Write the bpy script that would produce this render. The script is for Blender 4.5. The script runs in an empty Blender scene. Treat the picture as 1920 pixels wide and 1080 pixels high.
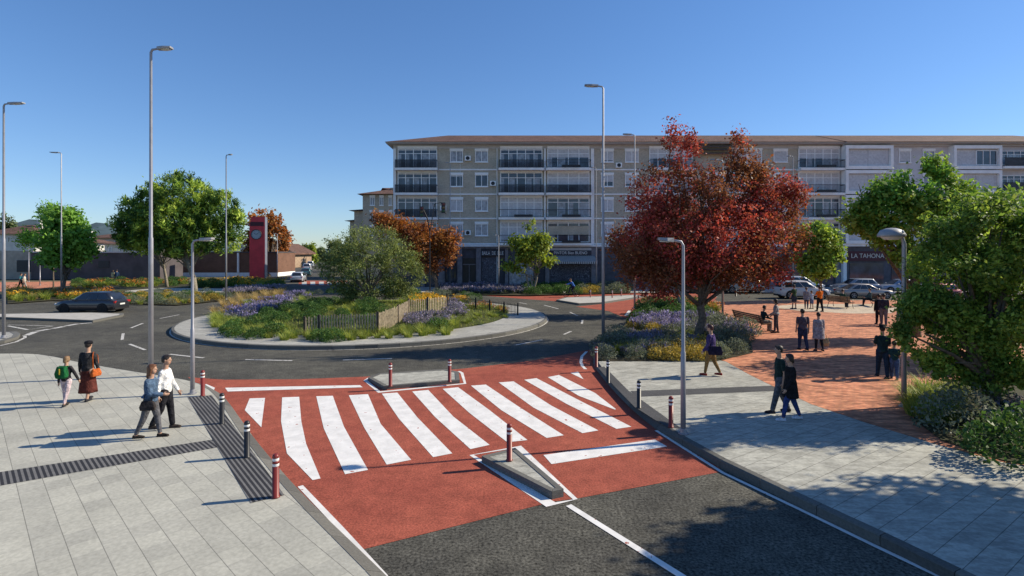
import bpy, bmesh, math, random
import numpy as np
from mathutils import Vector, Matrix, Euler
R = math.radians
random.seed(7); rng = np.random.default_rng(7)
scn = bpy.context.scene
COL = scn.collection
# ------------------------------------------------------------------ camera
FPX, HOR, ZC = 1000.0, 472.0, 4.5            # focal length in 1920-px units, horizon row, eye height
cam = bpy.data.cameras.new('camera'); cam_o = bpy.data.objects.new('camera', cam); COL.objects.link(cam_o)
cam.sensor_width = 36; cam.lens = 36 * FPX / 1920; cam.shift_y = -(540 - HOR) / 1920
cam.clip_end = 6000; cam_o.location = (0, 0, ZC); cam_o.rotation_euler = (R(90), 0, 0)
scn.camera = cam_o
# ------------------------------------------------------------------ sky and sun
SUN = Vector((1.47, .33, 1.0)).normalized()
w = bpy.data.worlds.new('World'); scn.world = w; w.use_nodes = True
nt = w.node_tree; bg = nt.nodes['Background']
sky = nt.nodes.new('ShaderNodeTexSky'); sky.sky_type = 'NISHITA'; sky.sun_disc = False
sky.sun_elevation = math.asin(SUN.z); sky.sun_rotation = math.atan2(SUN.x, SUN.y)
sky.air_density = 1.0; sky.dust_density = .1; sky.ozone_density = 2.0; sky.altitude = 100
hs = nt.nodes.new('ShaderNodeHueSaturation'); hs.inputs['Saturation'].default_value = 1.18; nt.links.new(sky.outputs[0], hs.inputs['Color'])
cm = nt.nodes.new('ShaderNodeMix'); cm.data_type = 'RGBA'; cm.blend_type = 'MULTIPLY'; cm.inputs[0].default_value = 1
cm.inputs[7].default_value = (.78, .95, 1.24, 1); gm = nt.nodes.new('ShaderNodeGamma'); gm.inputs[1].default_value = .82; nt.links.new(hs.outputs[0], gm.inputs[0]); nt.links.new(gm.outputs[0], cm.inputs[6])
nt.links.new(cm.outputs[2], bg.inputs[0]); bg.inputs[1].default_value = .120
sl = bpy.data.lights.new('sun', 'SUN'); sl.energy = 5.0; sl.angle = R(.55); sl.color = (1, .90, .72)
so = bpy.data.objects.new('sun', sl); COL.objects.link(so); so.location = (30, 10, 40)
so.rotation_euler = (-SUN).to_track_quat('-Z', 'Y').to_euler()
scn.view_settings.view_transform = 'Standard'; scn.view_settings.look = 'None'
scn.view_settings.exposure = .40; scn.view_settings.gamma = 1
scn.cycles.max_bounces = 6; scn.cycles.transparent_max_bounces = 4
scn.cycles.diffuse_bounces = 3

# ------------------------------------------------------------------ pixel -> place on the ground
def gp(x, y, z=0.0):
    d = FPX * (ZC - z) / (y - HOR)
    return Vector(((x - 960) * d / FPX, d, z))
def at(x, y, d):                                # the point seen at pixel (x, y) that stands d metres away
    return Vector(((x - 960) * d / FPX, d, ZC + (HOR - y) * d / FPX))

# ------------------------------------------------------------------ objects
def tag(o, label=None, cat=None, group=None, kind=None):
    if label: o['label'] = label
    if cat: o['category'] = cat
    if group: o['group'] = group
    if kind: o['kind'] = kind
    return o
def empty(name, loc, rz=0.0, label=None, cat=None, group=None):
    o = bpy.data.objects.new(name, None); COL.objects.link(o)
    o.location = loc; o.rotation_euler = (0, 0, rz); o.empty_display_size = .2
    return tag(o, label, cat, group)
def link(name, me, parent=None, loc=None, rz=0.0):
    o = bpy.data.objects.new(name, me); COL.objects.link(o)
    if parent: o.parent = parent
    if loc is not None: o.location = loc; o.rotation_euler = (0, 0, rz)
    return o
def kids(o): return [c for c in COL.objects if c.parent == o]
TREE = {}
def copy_tree(o, loc, rz=0.0, sc=1.0, label=None, group=None):
    """a copy of a thing with copies of its parts and sub-parts"""
    def cp(s, p):
        c = s.copy(); COL.objects.link(c)
        if p: c.parent = p; c.matrix_parent_inverse = s.matrix_parent_inverse.copy()
        for ch in TREE[s.name] if s.name in TREE else TREE.setdefault(s.name, list(s.children)): cp(ch, c)
        return c
    c = cp(o, None); c.location = loc; c.rotation_euler = (0, 0, rz)
    c.scale = (sc, sc, sc) if not isinstance(sc, tuple) else sc
    if label: c['label'] = label
    if group: c['group'] = group
    return c

class MB:
    """collects shapes with material slots and links them as ONE mesh object"""
    def __init__(s): s.v = []; s.f = []; s.m = []; s.mats = []; s.cur = 0; s.sm = []; s.smooth = False
    def mat(s, m):
        if m not in s.mats: s.mats.append(m)
        s.cur = s.mats.index(m); return s
    def face(s, ids): s.f.append(ids); s.m.append(s.cur); s.sm.append(s.smooth)
    def poly(s, pts):
        b = len(s.v); s.v += [tuple(p) for p in pts]; s.face(list(range(b, b + len(pts))))
    def box(s, c, d, rz=0.0, rx=0.0, ry=0.0):
        b = len(s.v); M = Matrix.Translation(c) @ Euler((rx, ry, rz)).to_matrix().to_4x4()
        for z in (-.5, .5):
            for x, y in ((-.5, -.5), (.5, -.5), (.5, .5), (-.5, .5)): s.v.append(tuple(M @ Vector((x * d[0], y * d[1], z * d[2]))))
        for q in ((3, 2, 1, 0), (4, 5, 6, 7), (0, 1, 5, 4), (1, 2, 6, 5), (2, 3, 7, 6), (3, 0, 4, 7)): s.face([b + i for i in q])
    def b2(s, x0, x1, y0, y1, z0, z1): s.box(((x0 + x1) / 2, (y0 + y1) / 2, (z0 + z1) / 2), (abs(x1 - x0), abs(y1 - y0), abs(z1 - z0)))
    def rings(s, rings, cap=True):
        """loft through closed rings of equal length"""
        n = len(rings[0]); b = len(s.v)
        for r in rings: s.v += [tuple(p) for p in r]
        for i in range(len(rings) - 1):
            for j in range(n): s.face([b + i * n + j, b + i * n + (j + 1) % n, b + (i + 1) * n + (j + 1) % n, b + (i + 1) * n + j])
        if cap:
            s.face([b + j for j in reversed(range(n))]); s.face([b + (len(rings) - 1) * n + j for j in range(n)])
    def tube(s, pts, rad, n=8, cap=True):
        pts = [Vector(p) for p in pts]; rad = rad if isinstance(rad, (list, tuple)) else [rad] * len(pts); rr = []
        for i, p in enumerate(pts):
            t = (pts[min(i + 1, len(pts) - 1)] - pts[max(i - 1, 0)]).normalized()
            a = t.cross(Vector((0, 1, 0)) if abs(t.y) < .9 else Vector((1, 0, 0))).normalized(); c = t.cross(a)
            rr.append([p + (a * math.cos(k * 2 * math.pi / n) + c * math.sin(k * 2 * math.pi / n)) * rad[i] for k in range(n)])
        s.rings(rr, cap)
    def lathe(s, prof, c=(0, 0, 0), n=16, sx=1, sy=1):
        s.rings([[Vector((c[0] + math.cos(k * 2 * math.pi / n) * r * sx, c[1] + math.sin(k * 2 * math.pi / n) * r * sy, c[2] + z)) for k in range(n)] for r, z in prof])
    def prism(s, pts, z0, z1):
        p = [Vector((q[0], q[1], 0)) for q in pts]
        if sum(p[i].x * p[(i + 1) % len(p)].y - p[(i + 1) % len(p)].x * p[i].y for i in range(len(p))) < 0: p.reverse()
        s.rings([[(q.x, q.y, z0) for q in p], [(q.x, q.y, z1) for q in p]])
    def ball(s, c, r, n=10, m=6):
        r = r if isinstance(r, (tuple, list)) else (r, r, r); rr = []
        for i in range(1, m):
            a = math.pi * i / m
            rr.append([(c[0] + r[0] * math.sin(a) * math.cos(k * 2 * math.pi / n), c[1] + r[1] * math.sin(a) * math.sin(k * 2 * math.pi / n), c[2] - r[2] * math.cos(a)) for k in range(n)])
        s.rings(rr)
    def ring(s, c, R0, r, n=20, m=6, axis='x'):
        b = len(s.v)
        for i in range(n):
            a = i * 2 * math.pi / n
            for j in range(m):
                t = j * 2 * math.pi / m; q = R0 + r * math.cos(t); h = r * math.sin(t)
                u, v_ = q * math.cos(a), q * math.sin(a)
                s.v.append((c[0] + h, c[1] + u, c[2] + v_) if axis == 'x' else (c[0] + u, c[1] + h, c[2] + v_) if axis == 'y' else (c[0] + u, c[1] + v_, c[2] + h))
        for i in range(n):
            for j in range(m): s.face([b + i * m + j, b + ((i + 1) % n) * m + j, b + ((i + 1) % n) * m + (j + 1) % m, b + i * m + (j + 1) % m])
    def mesh(s, name, mats=None):
        me = bpy.data.meshes.new(name); me.from_pydata(s.v, [], s.f)
        for m in (s.mats or ([mats] if mats else [])): me.materials.append(m)
        me.polygons.foreach_set('material_index', s.m); me.polygons.foreach_set('use_smooth', s.sm)
        me.update()
        bm = bmesh.new(); bm.from_mesh(me); bmesh.ops.recalc_face_normals(bm, faces=bm.faces); bm.to_mesh(me); bm.free()
        return me
    def build(s, name, mat=None, parent=None, loc=None, rz=0.0):
        return link(name, s.mesh(name, mat), parent, loc, rz)
def sheet(name, pts, mat, z, kind='structure', sub=0):
    m = MB(); m.poly([(p[0], p[1], z) for p in pts]); o = m.build(name, mat); me = o.data
    if me.polygons[0].normal.z < 0: me.flip_normals()
    return tag(o, kind=kind)
def quads_mesh(name, Q, mats, mi=None):
    """Q: (N,4,3) array of separate quads -> one mesh, quick"""
    N = len(Q); me = bpy.data.meshes.new(name)
    me.vertices.add(N * 4); me.vertices.foreach_set('co', np.ascontiguousarray(Q, dtype=np.float32).ravel())
    me.loops.add(N * 4); me.loops.foreach_set('vertex_index', np.arange(N * 4, dtype=np.int32))
    me.polygons.add(N); me.polygons.foreach_set('loop_start', np.arange(0, N * 4, 4, dtype=np.int32))
    me.polygons.foreach_set('loop_total', np.full(N, 4, dtype=np.int32))
    for m in (mats if isinstance(mats, list) else [mats]): me.materials.append(m)
    if mi is not None: me.polygons.foreach_set('material_index', np.asarray(mi, dtype=np.int32))
    me.update(calc_edges=True); return me

# ------------------------------------------------------------------ materials
def new_mat(name):
    m = bpy.data.materials.new(name); m.use_nodes = True; t = m.node_tree
    return m, t, t.nodes['Principled BSDF']
def nd(t, typ, **kw):
    n = t.nodes.new(typ)
    for k, v in kw.items():
        if k in n.inputs: n.inputs[k].default_value = v
        else: setattr(n, k, v)
    return n
def mix(t, fac, a, b, mode='MIX'):
    n = t.nodes.new('ShaderNodeMix'); n.data_type = 'RGBA'; n.blend_type = mode
    for s, v in ((0, fac), (6, a), (7, b)):
        if hasattr(v, 'links'): t.links.new(v, n.inputs[s])
        else: n.inputs[s].default_value = v if s == 0 else (*v, 1)
    return n.outputs[2]
def pos(t): return t.nodes.new('ShaderNodeNewGeometry').outputs['Position']
def noise(t, vec, scale, detail=3, rough=.6, lo=.35, hi=.65):
    n = nd(t, 'ShaderNodeTexNoise', Scale=scale, Detail=detail, Roughness=rough); t.links.new(vec, n.inputs['Vector'])
    r = nd(t, 'ShaderNodeMapRange'); r.inputs[1].default_value = lo; r.inputs[2].default_value = hi
    t.links.new(n.outputs[0], r.inputs[0]); return r.outputs[0]
def bump(t, b, h, strength=.3, dist=.02):
    n = nd(t, 'ShaderNodeBump'); n.inputs['Strength'].default_value = strength; n.inputs['Distance'].default_value = dist
    t.links.new(h, n.inputs['Height']); t.links.new(n.outputs[0], b.inputs['Normal'])
def sc(c, k): return tuple(min(1, x * k) for x in c)
def mat(name, col, rough=.75, var=.12, scale=6.0, metal=0.0, spec=.4, bmp=0.0, obj=False):
    m, t, b = new_mat(name)
    v = t.nodes.new('ShaderNodeTexCoord').outputs['Object'] if obj else pos(t)
    f = noise(t, v, scale)
    t.links.new(mix(t, f, sc(col, 1 - var), sc(col, 1 + var)), b.inputs['Base Color'])
    b.inputs['Roughness'].default_value = rough; b.inputs['Metallic'].default_value = metal; b.inputs['Specular IOR Level'].default_value = spec
    if bmp: bump(t, b, f, bmp)
    return m
def leaf(name, cols, transl=.45, rough=.55):
    """foliage: each leaf takes its own tint between the given ones"""
    m, t, b = new_mat(name)
    g = t.nodes.new('ShaderNodeNewGeometry')
    cr = t.nodes.new('ShaderNodeValToRGB'); e = cr.color_ramp.elements
    while len(e) < len(cols): e.new(.5)
    for i, c in enumerate(cols): e[i].position = i / max(1, len(cols) - 1); e[i].color = (*[min(.9, x * 1.9) for x in c], 1)
    t.links.new(g.outputs['Random Per Island'], cr.inputs[0])
    f = noise(t, g.outputs['Position'], .9, 2)
    c = mix(t, f, (.8, .8, .8), (1.2, 1.2, 1.15)); c = mix(t, 1.0, cr.outputs[0], c, 'MULTIPLY')
    t.links.new(c, b.inputs['Base Color']); b.inputs['Roughness'].default_value = rough; b.inputs['Specular IOR Level'].default_value = .25
    tr = t.nodes.new('ShaderNodeBsdfTranslucent'); t.links.new(mix(t, 1.0, c, (1.25, 1.2, .8), 'MULTIPLY'), tr.inputs[0])
    mx = t.nodes.new('ShaderNodeMixShader'); mx.inputs[0].default_value = transl
    t.links.new(b.outputs[0], mx.inputs[1]); t.links.new(tr.outputs[0], mx.inputs[2])
    t.links.new(mx.outputs[0], t.nodes['Material Output'].inputs[0]); return m
def rotvec(t, ang, upright=False, stretch=(1, 1, 1)):
    p = pos(t)
    if upright:
        s = t.nodes.new('ShaderNodeSeparateXYZ'); c = t.nodes.new('ShaderNodeCombineXYZ'); t.links.new(p, s.inputs[0])
        a = nd(t, 'ShaderNodeMath', operation='ADD'); t.links.new(s.outputs[0], a.inputs[0]); t.links.new(s.outputs[1], a.inputs[1])
        t.links.new(a.outputs[0], c.inputs[0]); t.links.new(s.outputs[2], c.inputs[1]); p = c.outputs[0]
    mp = t.nodes.new('ShaderNodeMapping'); mp.inputs['Rotation'].default_value = (0, 0, ang); mp.inputs['Scale'].default_value = stretch
    t.links.new(p, mp.inputs[0]); return mp.outputs[0]
def bricks(name, c1, c2, mortar, bw, rh, ms, ang=0.0, upright=False, rough=.85, grain=.15, gs=25.0, big=.12, off=.5, bmp=.25, streak=None, bias=0.0, rows=None):
    m, t, b = new_mat(name); v = rotvec(t, ang, upright)
    br = nd(t, 'ShaderNodeTexBrick'); br.offset = off; br.inputs['Scale'].default_value = 1
    br.inputs['Brick Width'].default_value = bw; br.inputs['Row Height'].default_value = rh; br.inputs['Mortar Size'].default_value = ms
    br.inputs['Mortar Smooth'].default_value = .2; br.inputs['Bias'].default_value = bias
    br.inputs[1].default_value = (*c1, 1); br.inputs[2].default_value = (*c2, 1); br.inputs[3].default_value = (*mortar, 1)
    t.links.new(v, br.inputs['Vector'])
    f = noise(t, v, gs, 4); c = mix(t, f, (1 - grain,) * 3, (1 + grain * .6,) * 3); c = mix(t, 1.0, br.outputs[0], c, 'MULTIPLY')
    f2 = noise(t, v, .7, 3, lo=.3, hi=.7); c2_ = mix(t, f2, (1 - big,) * 3, (1 + big * .5,) * 3); c = mix(t, 1.0, c, c2_, 'MULTIPLY')
    if rows:
        b2 = nd(t, 'ShaderNodeTexBrick'); b2.offset = 0; b2.inputs['Scale'].default_value = 1; b2.inputs['Brick Width'].default_value = 900; b2.inputs['Row Height'].default_value = rh
        b2.inputs['Mortar Size'].default_value = ms * 1.1; b2.inputs['Mortar Smooth'].default_value = .3
        for i_ in (1, 2): b2.inputs[i_].default_value = (1, 1, 1, 1)
        b2.inputs[3].default_value = (rows, rows, rows, 1); t.links.new(v, b2.inputs['Vector']); c = mix(t, 1.0, c, b2.outputs[0], 'MULTIPLY')
    if streak:
        v3 = rotvec(t, R(streak[0]), stretch=streak[1]); f3 = noise(t, v3, streak[2], 3, lo=.38, hi=.62)
        c = mix(t, 1.0, c, mix(t, f3, (1 - streak[3],) * 3, (1 + streak[3] * .5,) * 3), 'MULTIPLY')
    t.links.new(c, b.inputs['Base Color']); b.inputs['Roughness'].default_value = rough; b.inputs['Specular IOR Level'].default_value = .25
    if bmp: bump(t, b, br.outputs['Fac'], -bmp, .01)
    return m
def ground_mat(name, col, col2, fine=90.0, amt=.35, blotch=.35, bs=.35, rough=.9, cracks=False):
    m, t, b = new_mat(name); p = pos(t)
    f = noise(t, p, fine, 2, .7, .3, .7); c = mix(t, f, sc(col, 1 - amt), sc(col, 1 + amt))
    f2 = noise(t, p, bs, 5, .65, .38, .66); c = mix(t, f2, c, mix(t, f, sc(col2, 1 - amt), sc(col2, 1 + amt)))
    f4 = noise(t, p, 2.6, 4, .7, .3, .7); c = mix(t, 1.0, c, mix(t, f4, (1 - blotch,) * 3, (1 + blotch * .5,) * 3), 'MULTIPLY')
    t.links.new(c, b.inputs['Base Color']); b.inputs['Roughness'].default_value = rough; b.inputs['Specular IOR Level'].default_value = .2
    bump(t, b, f, .35, .006); return m
def paint(name, col, under, wear=.72, fs=7.0):
    m, t, b = new_mat(name); p = pos(t)
    f = noise(t, p, fs, 3, .6, wear, wear + .03); f2 = noise(t, p, 3, 4, .6)
    c = mix(t, f2, sc(col, .86), sc(col, 1.06)); c = mix(t, f, c, under)
    t.links.new(c, b.inputs['Base Color']); b.inputs['Roughness'].default_value = .7; b.inputs['Specular IOR Level'].default_value = .25; return m
def glass(name, col, rough=.08):
    m, t, b = new_mat(name); f = noise(t, pos(t), .8, 3)
    t.links.new(mix(t, f, sc(col, .6), sc(col, 1.5)), b.inputs['Base Color']); b.inputs['Roughness'].default_value = rough; b.inputs['Specular IOR Level'].default_value = .8; return m
def cloth(name, col): return mat(name, col, .9, .30, 11, spec=.1, bmp=.9)
# ================================================================== THE SETTING
M = {}
M['asphalt'] = ground_mat('asphalt', (.066, .063, .054), (.112, .106, .086), 21, .8, .35, .3)
M['red'] = ground_mat('red_surface', (.30, .074, .048), (.36, .096, .060), 26, .34, .26, .45)
M['white'] = paint('white_paint', (.74, .72, .69), (.36, .13, .10), .665, 6)
M['oldwhite'] = paint('worn_paint', (.55, .53, .49), (.12, .115, .10), .58, 9)
M['slab_l'] = bricks('pale_slabs', (.465, .45, .38), (.385, .373, .32), (.35, .34, .295), .44, .365, .006, R(44), gs=16, grain=.14, big=.12, bmp=.2, rows=.60)
M['slab_r'] = bricks('grey_slabs', (.45, .44, .38), (.375, .367, .32), (.33, .32, .28), .50, .37, .006, R(-34), gs=16, grain=.14, rows=.5, streak=(-34, (1.5, 4.2, 1), 2.2, .22))
M['slab_i'] = bricks('island_slabs', (.40, .39, .35), (.33, .32, .29), (.2, .2, .18), 1.2, .6, .015, R(20), gs=12)
M['rib_a'] = bricks('ribbed_paving', (.030, .030, .034), (.036, .036, .040), (.17, .165, .16), 40, .085, .022, R(44), big=.2, bmp=.6)
M['rib_b'] = bricks('ribbed_paving_kerb', (.030, .030, .034), (.036, .036, .040), (.17, .165, .16), 40, .085, .020, R(50.5), big=.2, bmp=.6)
M['rib_r'] = bricks('dark_paving', (.058, .058, .062), (.07, .07, .074), (.10, .10, .10), .4, .07, .012, R(-10), big=.2)
M['brick'] = bricks('red_pavers', (.68, .285, .15), (.50, .185, .10), (.36, .18, .12), .22, .11, .008, R(-12), gs=7, grain=.2, big=.10, streak=(-8, (1.0, 2.6, 1), 1.9, .42), bmp=.3)
M['soil'] = ground_mat('soil', (.060, .048, .030), (.05, .055, .022), 30, .5, .5, .5)
M['turf'] = ground_mat('turf', (.045, .06, .016), (.075, .075, .022), 40, .5, .5, .8)
M['conc'] = mat('concrete', (.42, .40, .36), .85, .12, 3, bmp=.1)
M['sand'] = ground_mat('pale_sand', (.50, .40, .29), (.56, .46, .34), 20, .2, .3, .6)
M['land'] = ground_mat('land', (.16, .14, .09), (.10, .11, .06), .5, .3, .3, .02)
m, t, b = new_mat('kerb_stone'); M['kerb'] = m
g_ = t.nodes.new('ShaderNodeNewGeometry'); f_ = noise(t, g_.outputs['Position'], 22, 3)
c_ = mix(t, g_.outputs['Random Per Island'], (.085, .082, .074), (.15, .145, .128)); c_ = mix(t, 1.0, c_, mix(t, f_, (.8,) * 3, (1.08,) * 3), 'MULTIPLY')
t.links.new(c_, b.inputs['Base Color']); b.inputs['Roughness'].default_value = .85

def S(n): return tag(n, kind='structure')
sheet('ground', [(-3000, -200), (3000, -200), (3000, 3000), (-3000, 3000)], M['land'], -.05)
sheet('road', [(-140, -12), (140, -12), (140, 60), (8, 62), (-18, 64), (-26, 78), (-90, 262), (-106, 258), (-47, 84), (-60, 66), (-140, 62)], M['asphalt'], 0)

PZ = .18
kl = [(-42, 22.6), (-24, 22.6)] + [tuple(gp(*p, .1))[:2] for p in [(40, 666), (95, 671), (150, 683), (230, 697), (300, 708), (355, 718), (383, 729), (405, 748), (430, 785), (455, 823), (500, 882), (548, 938), (600, 993), (640, 1033), (685, 1080)]] + [(1.6, 2.8), (7, -4)]
kr = [tuple(gp(*p, .17))[:2] for p in [(1118, 655), (1112, 672), (1122, 690), (1145, 717), (1172, 745), (1200, 770), (1230, 793), (1262, 812), (1300, 835), (1350, 862), (1425, 898), (1500, 934), (1650, 1004), (1790, 1072)]] + [(7.6, 3.6), (10, .5), (14, -4)]
def smooth_path(p, step=.9):
    out = [Vector((*q, 0)) for q in p]; seg = []
    for i in range(len(out) - 1):
        p0 = out[max(i - 1, 0)]; p1 = out[i]; p2 = out[i + 1]; p3 = out[min(i + 2, len(out) - 1)]; n = max(1, int((p2 - p1).length / .3))
        for k in range(n):
            u = k / n
            seg.append(.5 * (2 * p1 + (p2 - p0) * u + (2 * p0 - 5 * p1 + 4 * p2 - p3) * u * u + (3 * p1 - p0 - 3 * p2 + p3) * u ** 3))
    seg.append(out[-1]); res = [seg[0]]; acc = 0
    for i in range(1, len(seg)):
        acc += (seg[i] - seg[i - 1]).length
        if acc >= step: res.append(seg[i]); acc = 0
    if (res[-1] - seg[-1]).length > .05: res.append(seg[-1])
    return res
def kerb(name, path, width, hin, hout, side=1, closed=False):
    """one run of kerb stones; side = +1 widens to the right of the travel direction"""
    m = MB().mat(M['kerb']); n = len(path); hs = hout if callable(hout) else (lambda p: hout)
    nor = []
    for i in range(n):
        t_ = (path[(i + 1) % n] - path[i - 1]) if closed else (path[min(i + 1, n - 1)] - path[max(i - 1, 0)])
        t_.normalize(); nor.append(Vector((t_.y, -t_.x, 0)) * side)
    for i in range(n if closed else n - 1):
        a, b_ = path[i], path[(i + 1) % n]; na, nb = nor[i], nor[(i + 1) % n]; d = (b_ - a) * (.006 / max(.1, (b_ - a).length))
        a = a + d; b_ = b_ - d; rr = []
        for p, nn in ((a, na), (b_, nb)):
            h = hs(p); q = p + nn * width; e = p + nn * (width - .025)
            rr.append([(p.x, p.y, -.02), (p.x, p.y, hin), (e.x, e.y, h), (q.x, q.y, h - .02), (q.x, q.y, -.02)])
        m.rings(rr)
    return S(m.build(name))
pl = smooth_path(kl); pr = smooth_path(kr)
def inset(path, d):
    out = []
    for i in range(len(path)):
        t_ = (path[min(i + 1, len(path) - 1)] - path[max(i - 1, 0)]).normalized(); out.append(path[i] - Vector((t_.y, -t_.x, 0)) * d)
    return out
sheet('pavement_plaza', [p[:2] for p in pl] + [(7, -9), (-42, -9)], M['slab_l'], PZ - .006)
kerb('kerb_plaza', pl, .27, PZ, .06, -1)
brick_edge = [tuple(gp(*p, PZ))[:2] for p in [(1362, 678), (1405, 702), (1450, 724), (1520, 757), (1620, 791), (1750, 831), (1880, 866), (1990, 885)]] + [(16, 9.5), (60, 8)]
pr = inset(pr, .15)
sheet('pavement_street', [p[:2] for p in pr] + [(14, -9), (60, -9)] + brick_edge[::-1] + [tuple(gp(1180, 640, PZ))[:2]], M['slab_r'], PZ - .006)
kerb('kerb_street', pr, .15, PZ, lambda p: PZ - .005 if p.y < 12.3 else max(.05, PZ - .005 - (p.y - 12.3) * .10), 1)
sheet('brick_plaza', brick_edge + [(70, 47.5), (22.5, 47.5), tuple(gp(1345, 566, PZ))[:2], tuple(gp(1250, 590, PZ))[:2], tuple(gp(1240, 640, PZ))[:2]], M['brick'], PZ - .002)
sheet('sand_strip', [tuple(gp(*p, PZ))[:2] for p in [(1455, 577), (1500, 583), (1600, 588), (1672, 587), (1690, 577), (1640, 570), (1500, 570), (1462, 573)]], M['sand'], PZ + .004)
sheet('far_pavement', [(-16, 57.2), (70, 58.0), (70, 70), (-18, 70)], M['conc'], .10)
# ribbed dark paving
def pxs(l, z): return [tuple(gp(*p, z))[:2] for p in l]
sheet('tactile_strip_kerb', pxs([(352, 745), (397, 741), (432, 790), (533, 928), (470, 943)], PZ), M['rib_b'], PZ + .001)
sheet('tactile_strip_guide', pxs([(-60, 894), (398, 824), (411, 838), (-60, 921)], PZ), M['rib_a'], PZ - .002)
sheet('tactile_strip_corner', pxs([(1121, 689), (1133, 687), (1178, 732), (1277, 803), (1252, 802), (1190, 763), (1150, 722)], PZ), M['rib_r'], PZ + .001)
sheet('tactile_strip_path', pxs([(1182, 733), (1448, 723), (1468, 732), (1193, 744)], PZ), M['rib_r'], PZ - .002)

# red crossing table and its paint
redp = [(352, 707), (420, 712), (560, 711), (690, 706), (760, 700), (870, 691), (1000, 676), (1105, 656), (1122, 660), (1112, 672), (1122, 690), (1172, 745), (1230, 793), (1350, 872), (1350, 885), (1085, 934), (1035, 941), (680, 1030), (560, 925), (455, 823), (420, 770), (383, 729)]
sheet('red_crossing', pxs(redp, .004), M['red'], .005)
mk = MB().mat(M['white'])
def patch(px): 
    p = [gp(*q, .01) for q in px]
    a = sum(p[i].x * p[(i + 1) % len(p)].y - p[(i + 1) % len(p)].x * p[i].y for i in range(len(p)))
    mk.poly(p if a > 0 else p[::-1])
def strip(L, Rr):
    for i in range(len(L) - 1): patch([L[i], Rr[i], Rr[i + 1], L[i + 1]])
def pline(pts, wd, z=.01, close=False):
    p = [gp(*q, z) if len(q) == 2 else Vector(q) for q in pts]; n = len(p); o = []
    for i in range(n):
        t_ = (p[(i + 1) % n] - p[i - 1]).normalized() if close else (p[min(i + 1, n - 1)] - p[max(i - 1, 0)]).normalized()
        s_ = Vector((t_.y, -t_.x, 0)) * wd / 2
        if 0 < i < n - 1 or close:
            t1 = (p[i] - p[i - 1]).normalized(); s_ /= max(.35, abs(t1.dot(t_)))
        o.append((p[i] + s_, p[i] - s_))
    for i in range(n if close else n - 1): a, b_ = o[i], o[(i + 1) % n]; mk.poly([a[0], b_[0], b_[1], a[1]])
patch([(468, 747), (497, 746), (490, 801), (459, 769)])
strip([(529, 745), (527, 790), (538, 850), (586, 900)], [(561, 744), (565, 790), (574, 832), (601, 897)])
strip([(593, 743), (607, 803), (647, 889)], [(624, 742), (645, 800), (690, 881)])
strip([(654, 741), (683, 802), (725, 871)], [(690, 739), (714, 795), (771, 862)])
strip([(716, 738), (748, 785), (812, 857)], [(745, 736), (783, 783), (848, 850)])
strip([(773, 734), (816, 782), (882, 842)], [(803, 731), (850, 781), (918, 834)])
strip([(830, 729), (880, 774), (951, 829)], [(859, 726), (918, 769), (989, 825)])
strip([(883, 723), (940, 769), (1025, 821)], [(911, 721), (975, 764), (1057, 816)])
strip([(935, 717), (1000, 764), (1092, 812)], [(963, 715), (1033, 760), (1122, 807)])
strip([(983, 712), (1062, 757), (1156, 804)], [(1006, 709), (1089, 752), (1184, 800)])
strip([(1027, 707), (1085, 742), (1153, 768)], [(1048, 703), (1116, 737), (1155, 767)])
patch([(1069, 699), (1084, 697), (1094, 711)])
patch([(422, 727), (675, 722), (680, 726), (427, 734)])
patch([(1019, 853), (1228, 824), (1251, 837), (1034, 870)])
patch([(384, 721), (387, 720), (403, 727), (401, 731)])
pline([(563, 911), (640, 992), (720, 1080), (-1.2, 6.4, .01), (3, 1.5, .01)], .10)
pline([(1230, 807), (1355, 886), (1500, 955), (1640, 1023), (1760, 1080), (7.2, 4.6, .01)], .085)
pline([(1066, 947), (1278, 1080), (3.6, 5.2, .01), (5, 3.2, .01)], .12)
pline([(884, 853), (970, 838), (1079, 936), (1033, 946)], .085, close=True)
pline([(693, 708), (685, 713), (711, 735), (872, 719), (866, 699), (860, 696)], .11)
pline([(1100, 659), (1091, 668), (1089, 679), (1092, 686), (1098, 692)], .12)
pline([(1181, 582), (1174, 592)], .25)
S(mk.build('crossing_markings'))
mk = MB().mat(M['oldwhite'])
for a, b_ in [((460, 674), (548, 676)), ((643, 675), (735, 672)), ((318, 664), (382, 671)), ((243, 645), (272, 656)), ((229, 637), (231, 625)), ((245, 615), (268, 606)), ((300, 597), (336, 590)), ((393, 584), (430, 579)),
              ((1057, 627), (1071, 621)), ((966, 647), (1017, 637)), ((1091, 607), (1092, 600)), ((1068, 585), (1083, 592)), ((1020, 572), (1047, 579)), ((973, 567), (988, 570))]:
    pline([a, b_], .13, .006)
IC = Vector((-9.25, 36.0, 0)); IR = 11.45
def pol(r, a, z=0): return Vector((IC.x + r * math.cos(a), IC.y + r * math.sin(a), z))
n = 96
for i in range(n):
    a, b_ = i * 2 * math.pi / n, (i + 1) * 2 * math.pi / n
    mk.poly([pol(IR + .12, a, .006), pol(IR + .24, a, .006), pol(IR + .24, b_, .006), pol(IR + .12, b_, .006)])
for a, b_ in [((67, 622), (48, 629)), ((92, 617), (69, 621)), ((120, 612), (99, 616)), ((146, 607), (124, 611)), ((172, 605), (150, 607))]: pline([a, b_], .32, .006)
pline([(15, 611), (52, 618), (100, 611)], .16, .006); pline([(15, 609), (95, 611)], .1, .006)
pline([(0, 648), (30, 641), (47, 633), (46, 628)], .14, .006)
for x in range(566, 650, 16): mk.poly([gp(x, 534, .007), gp(x + 9, 534, .007), gp(x + 9, 528, .007), gp(x, 528, .007)])
S(mk.build('road_markings'))

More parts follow.
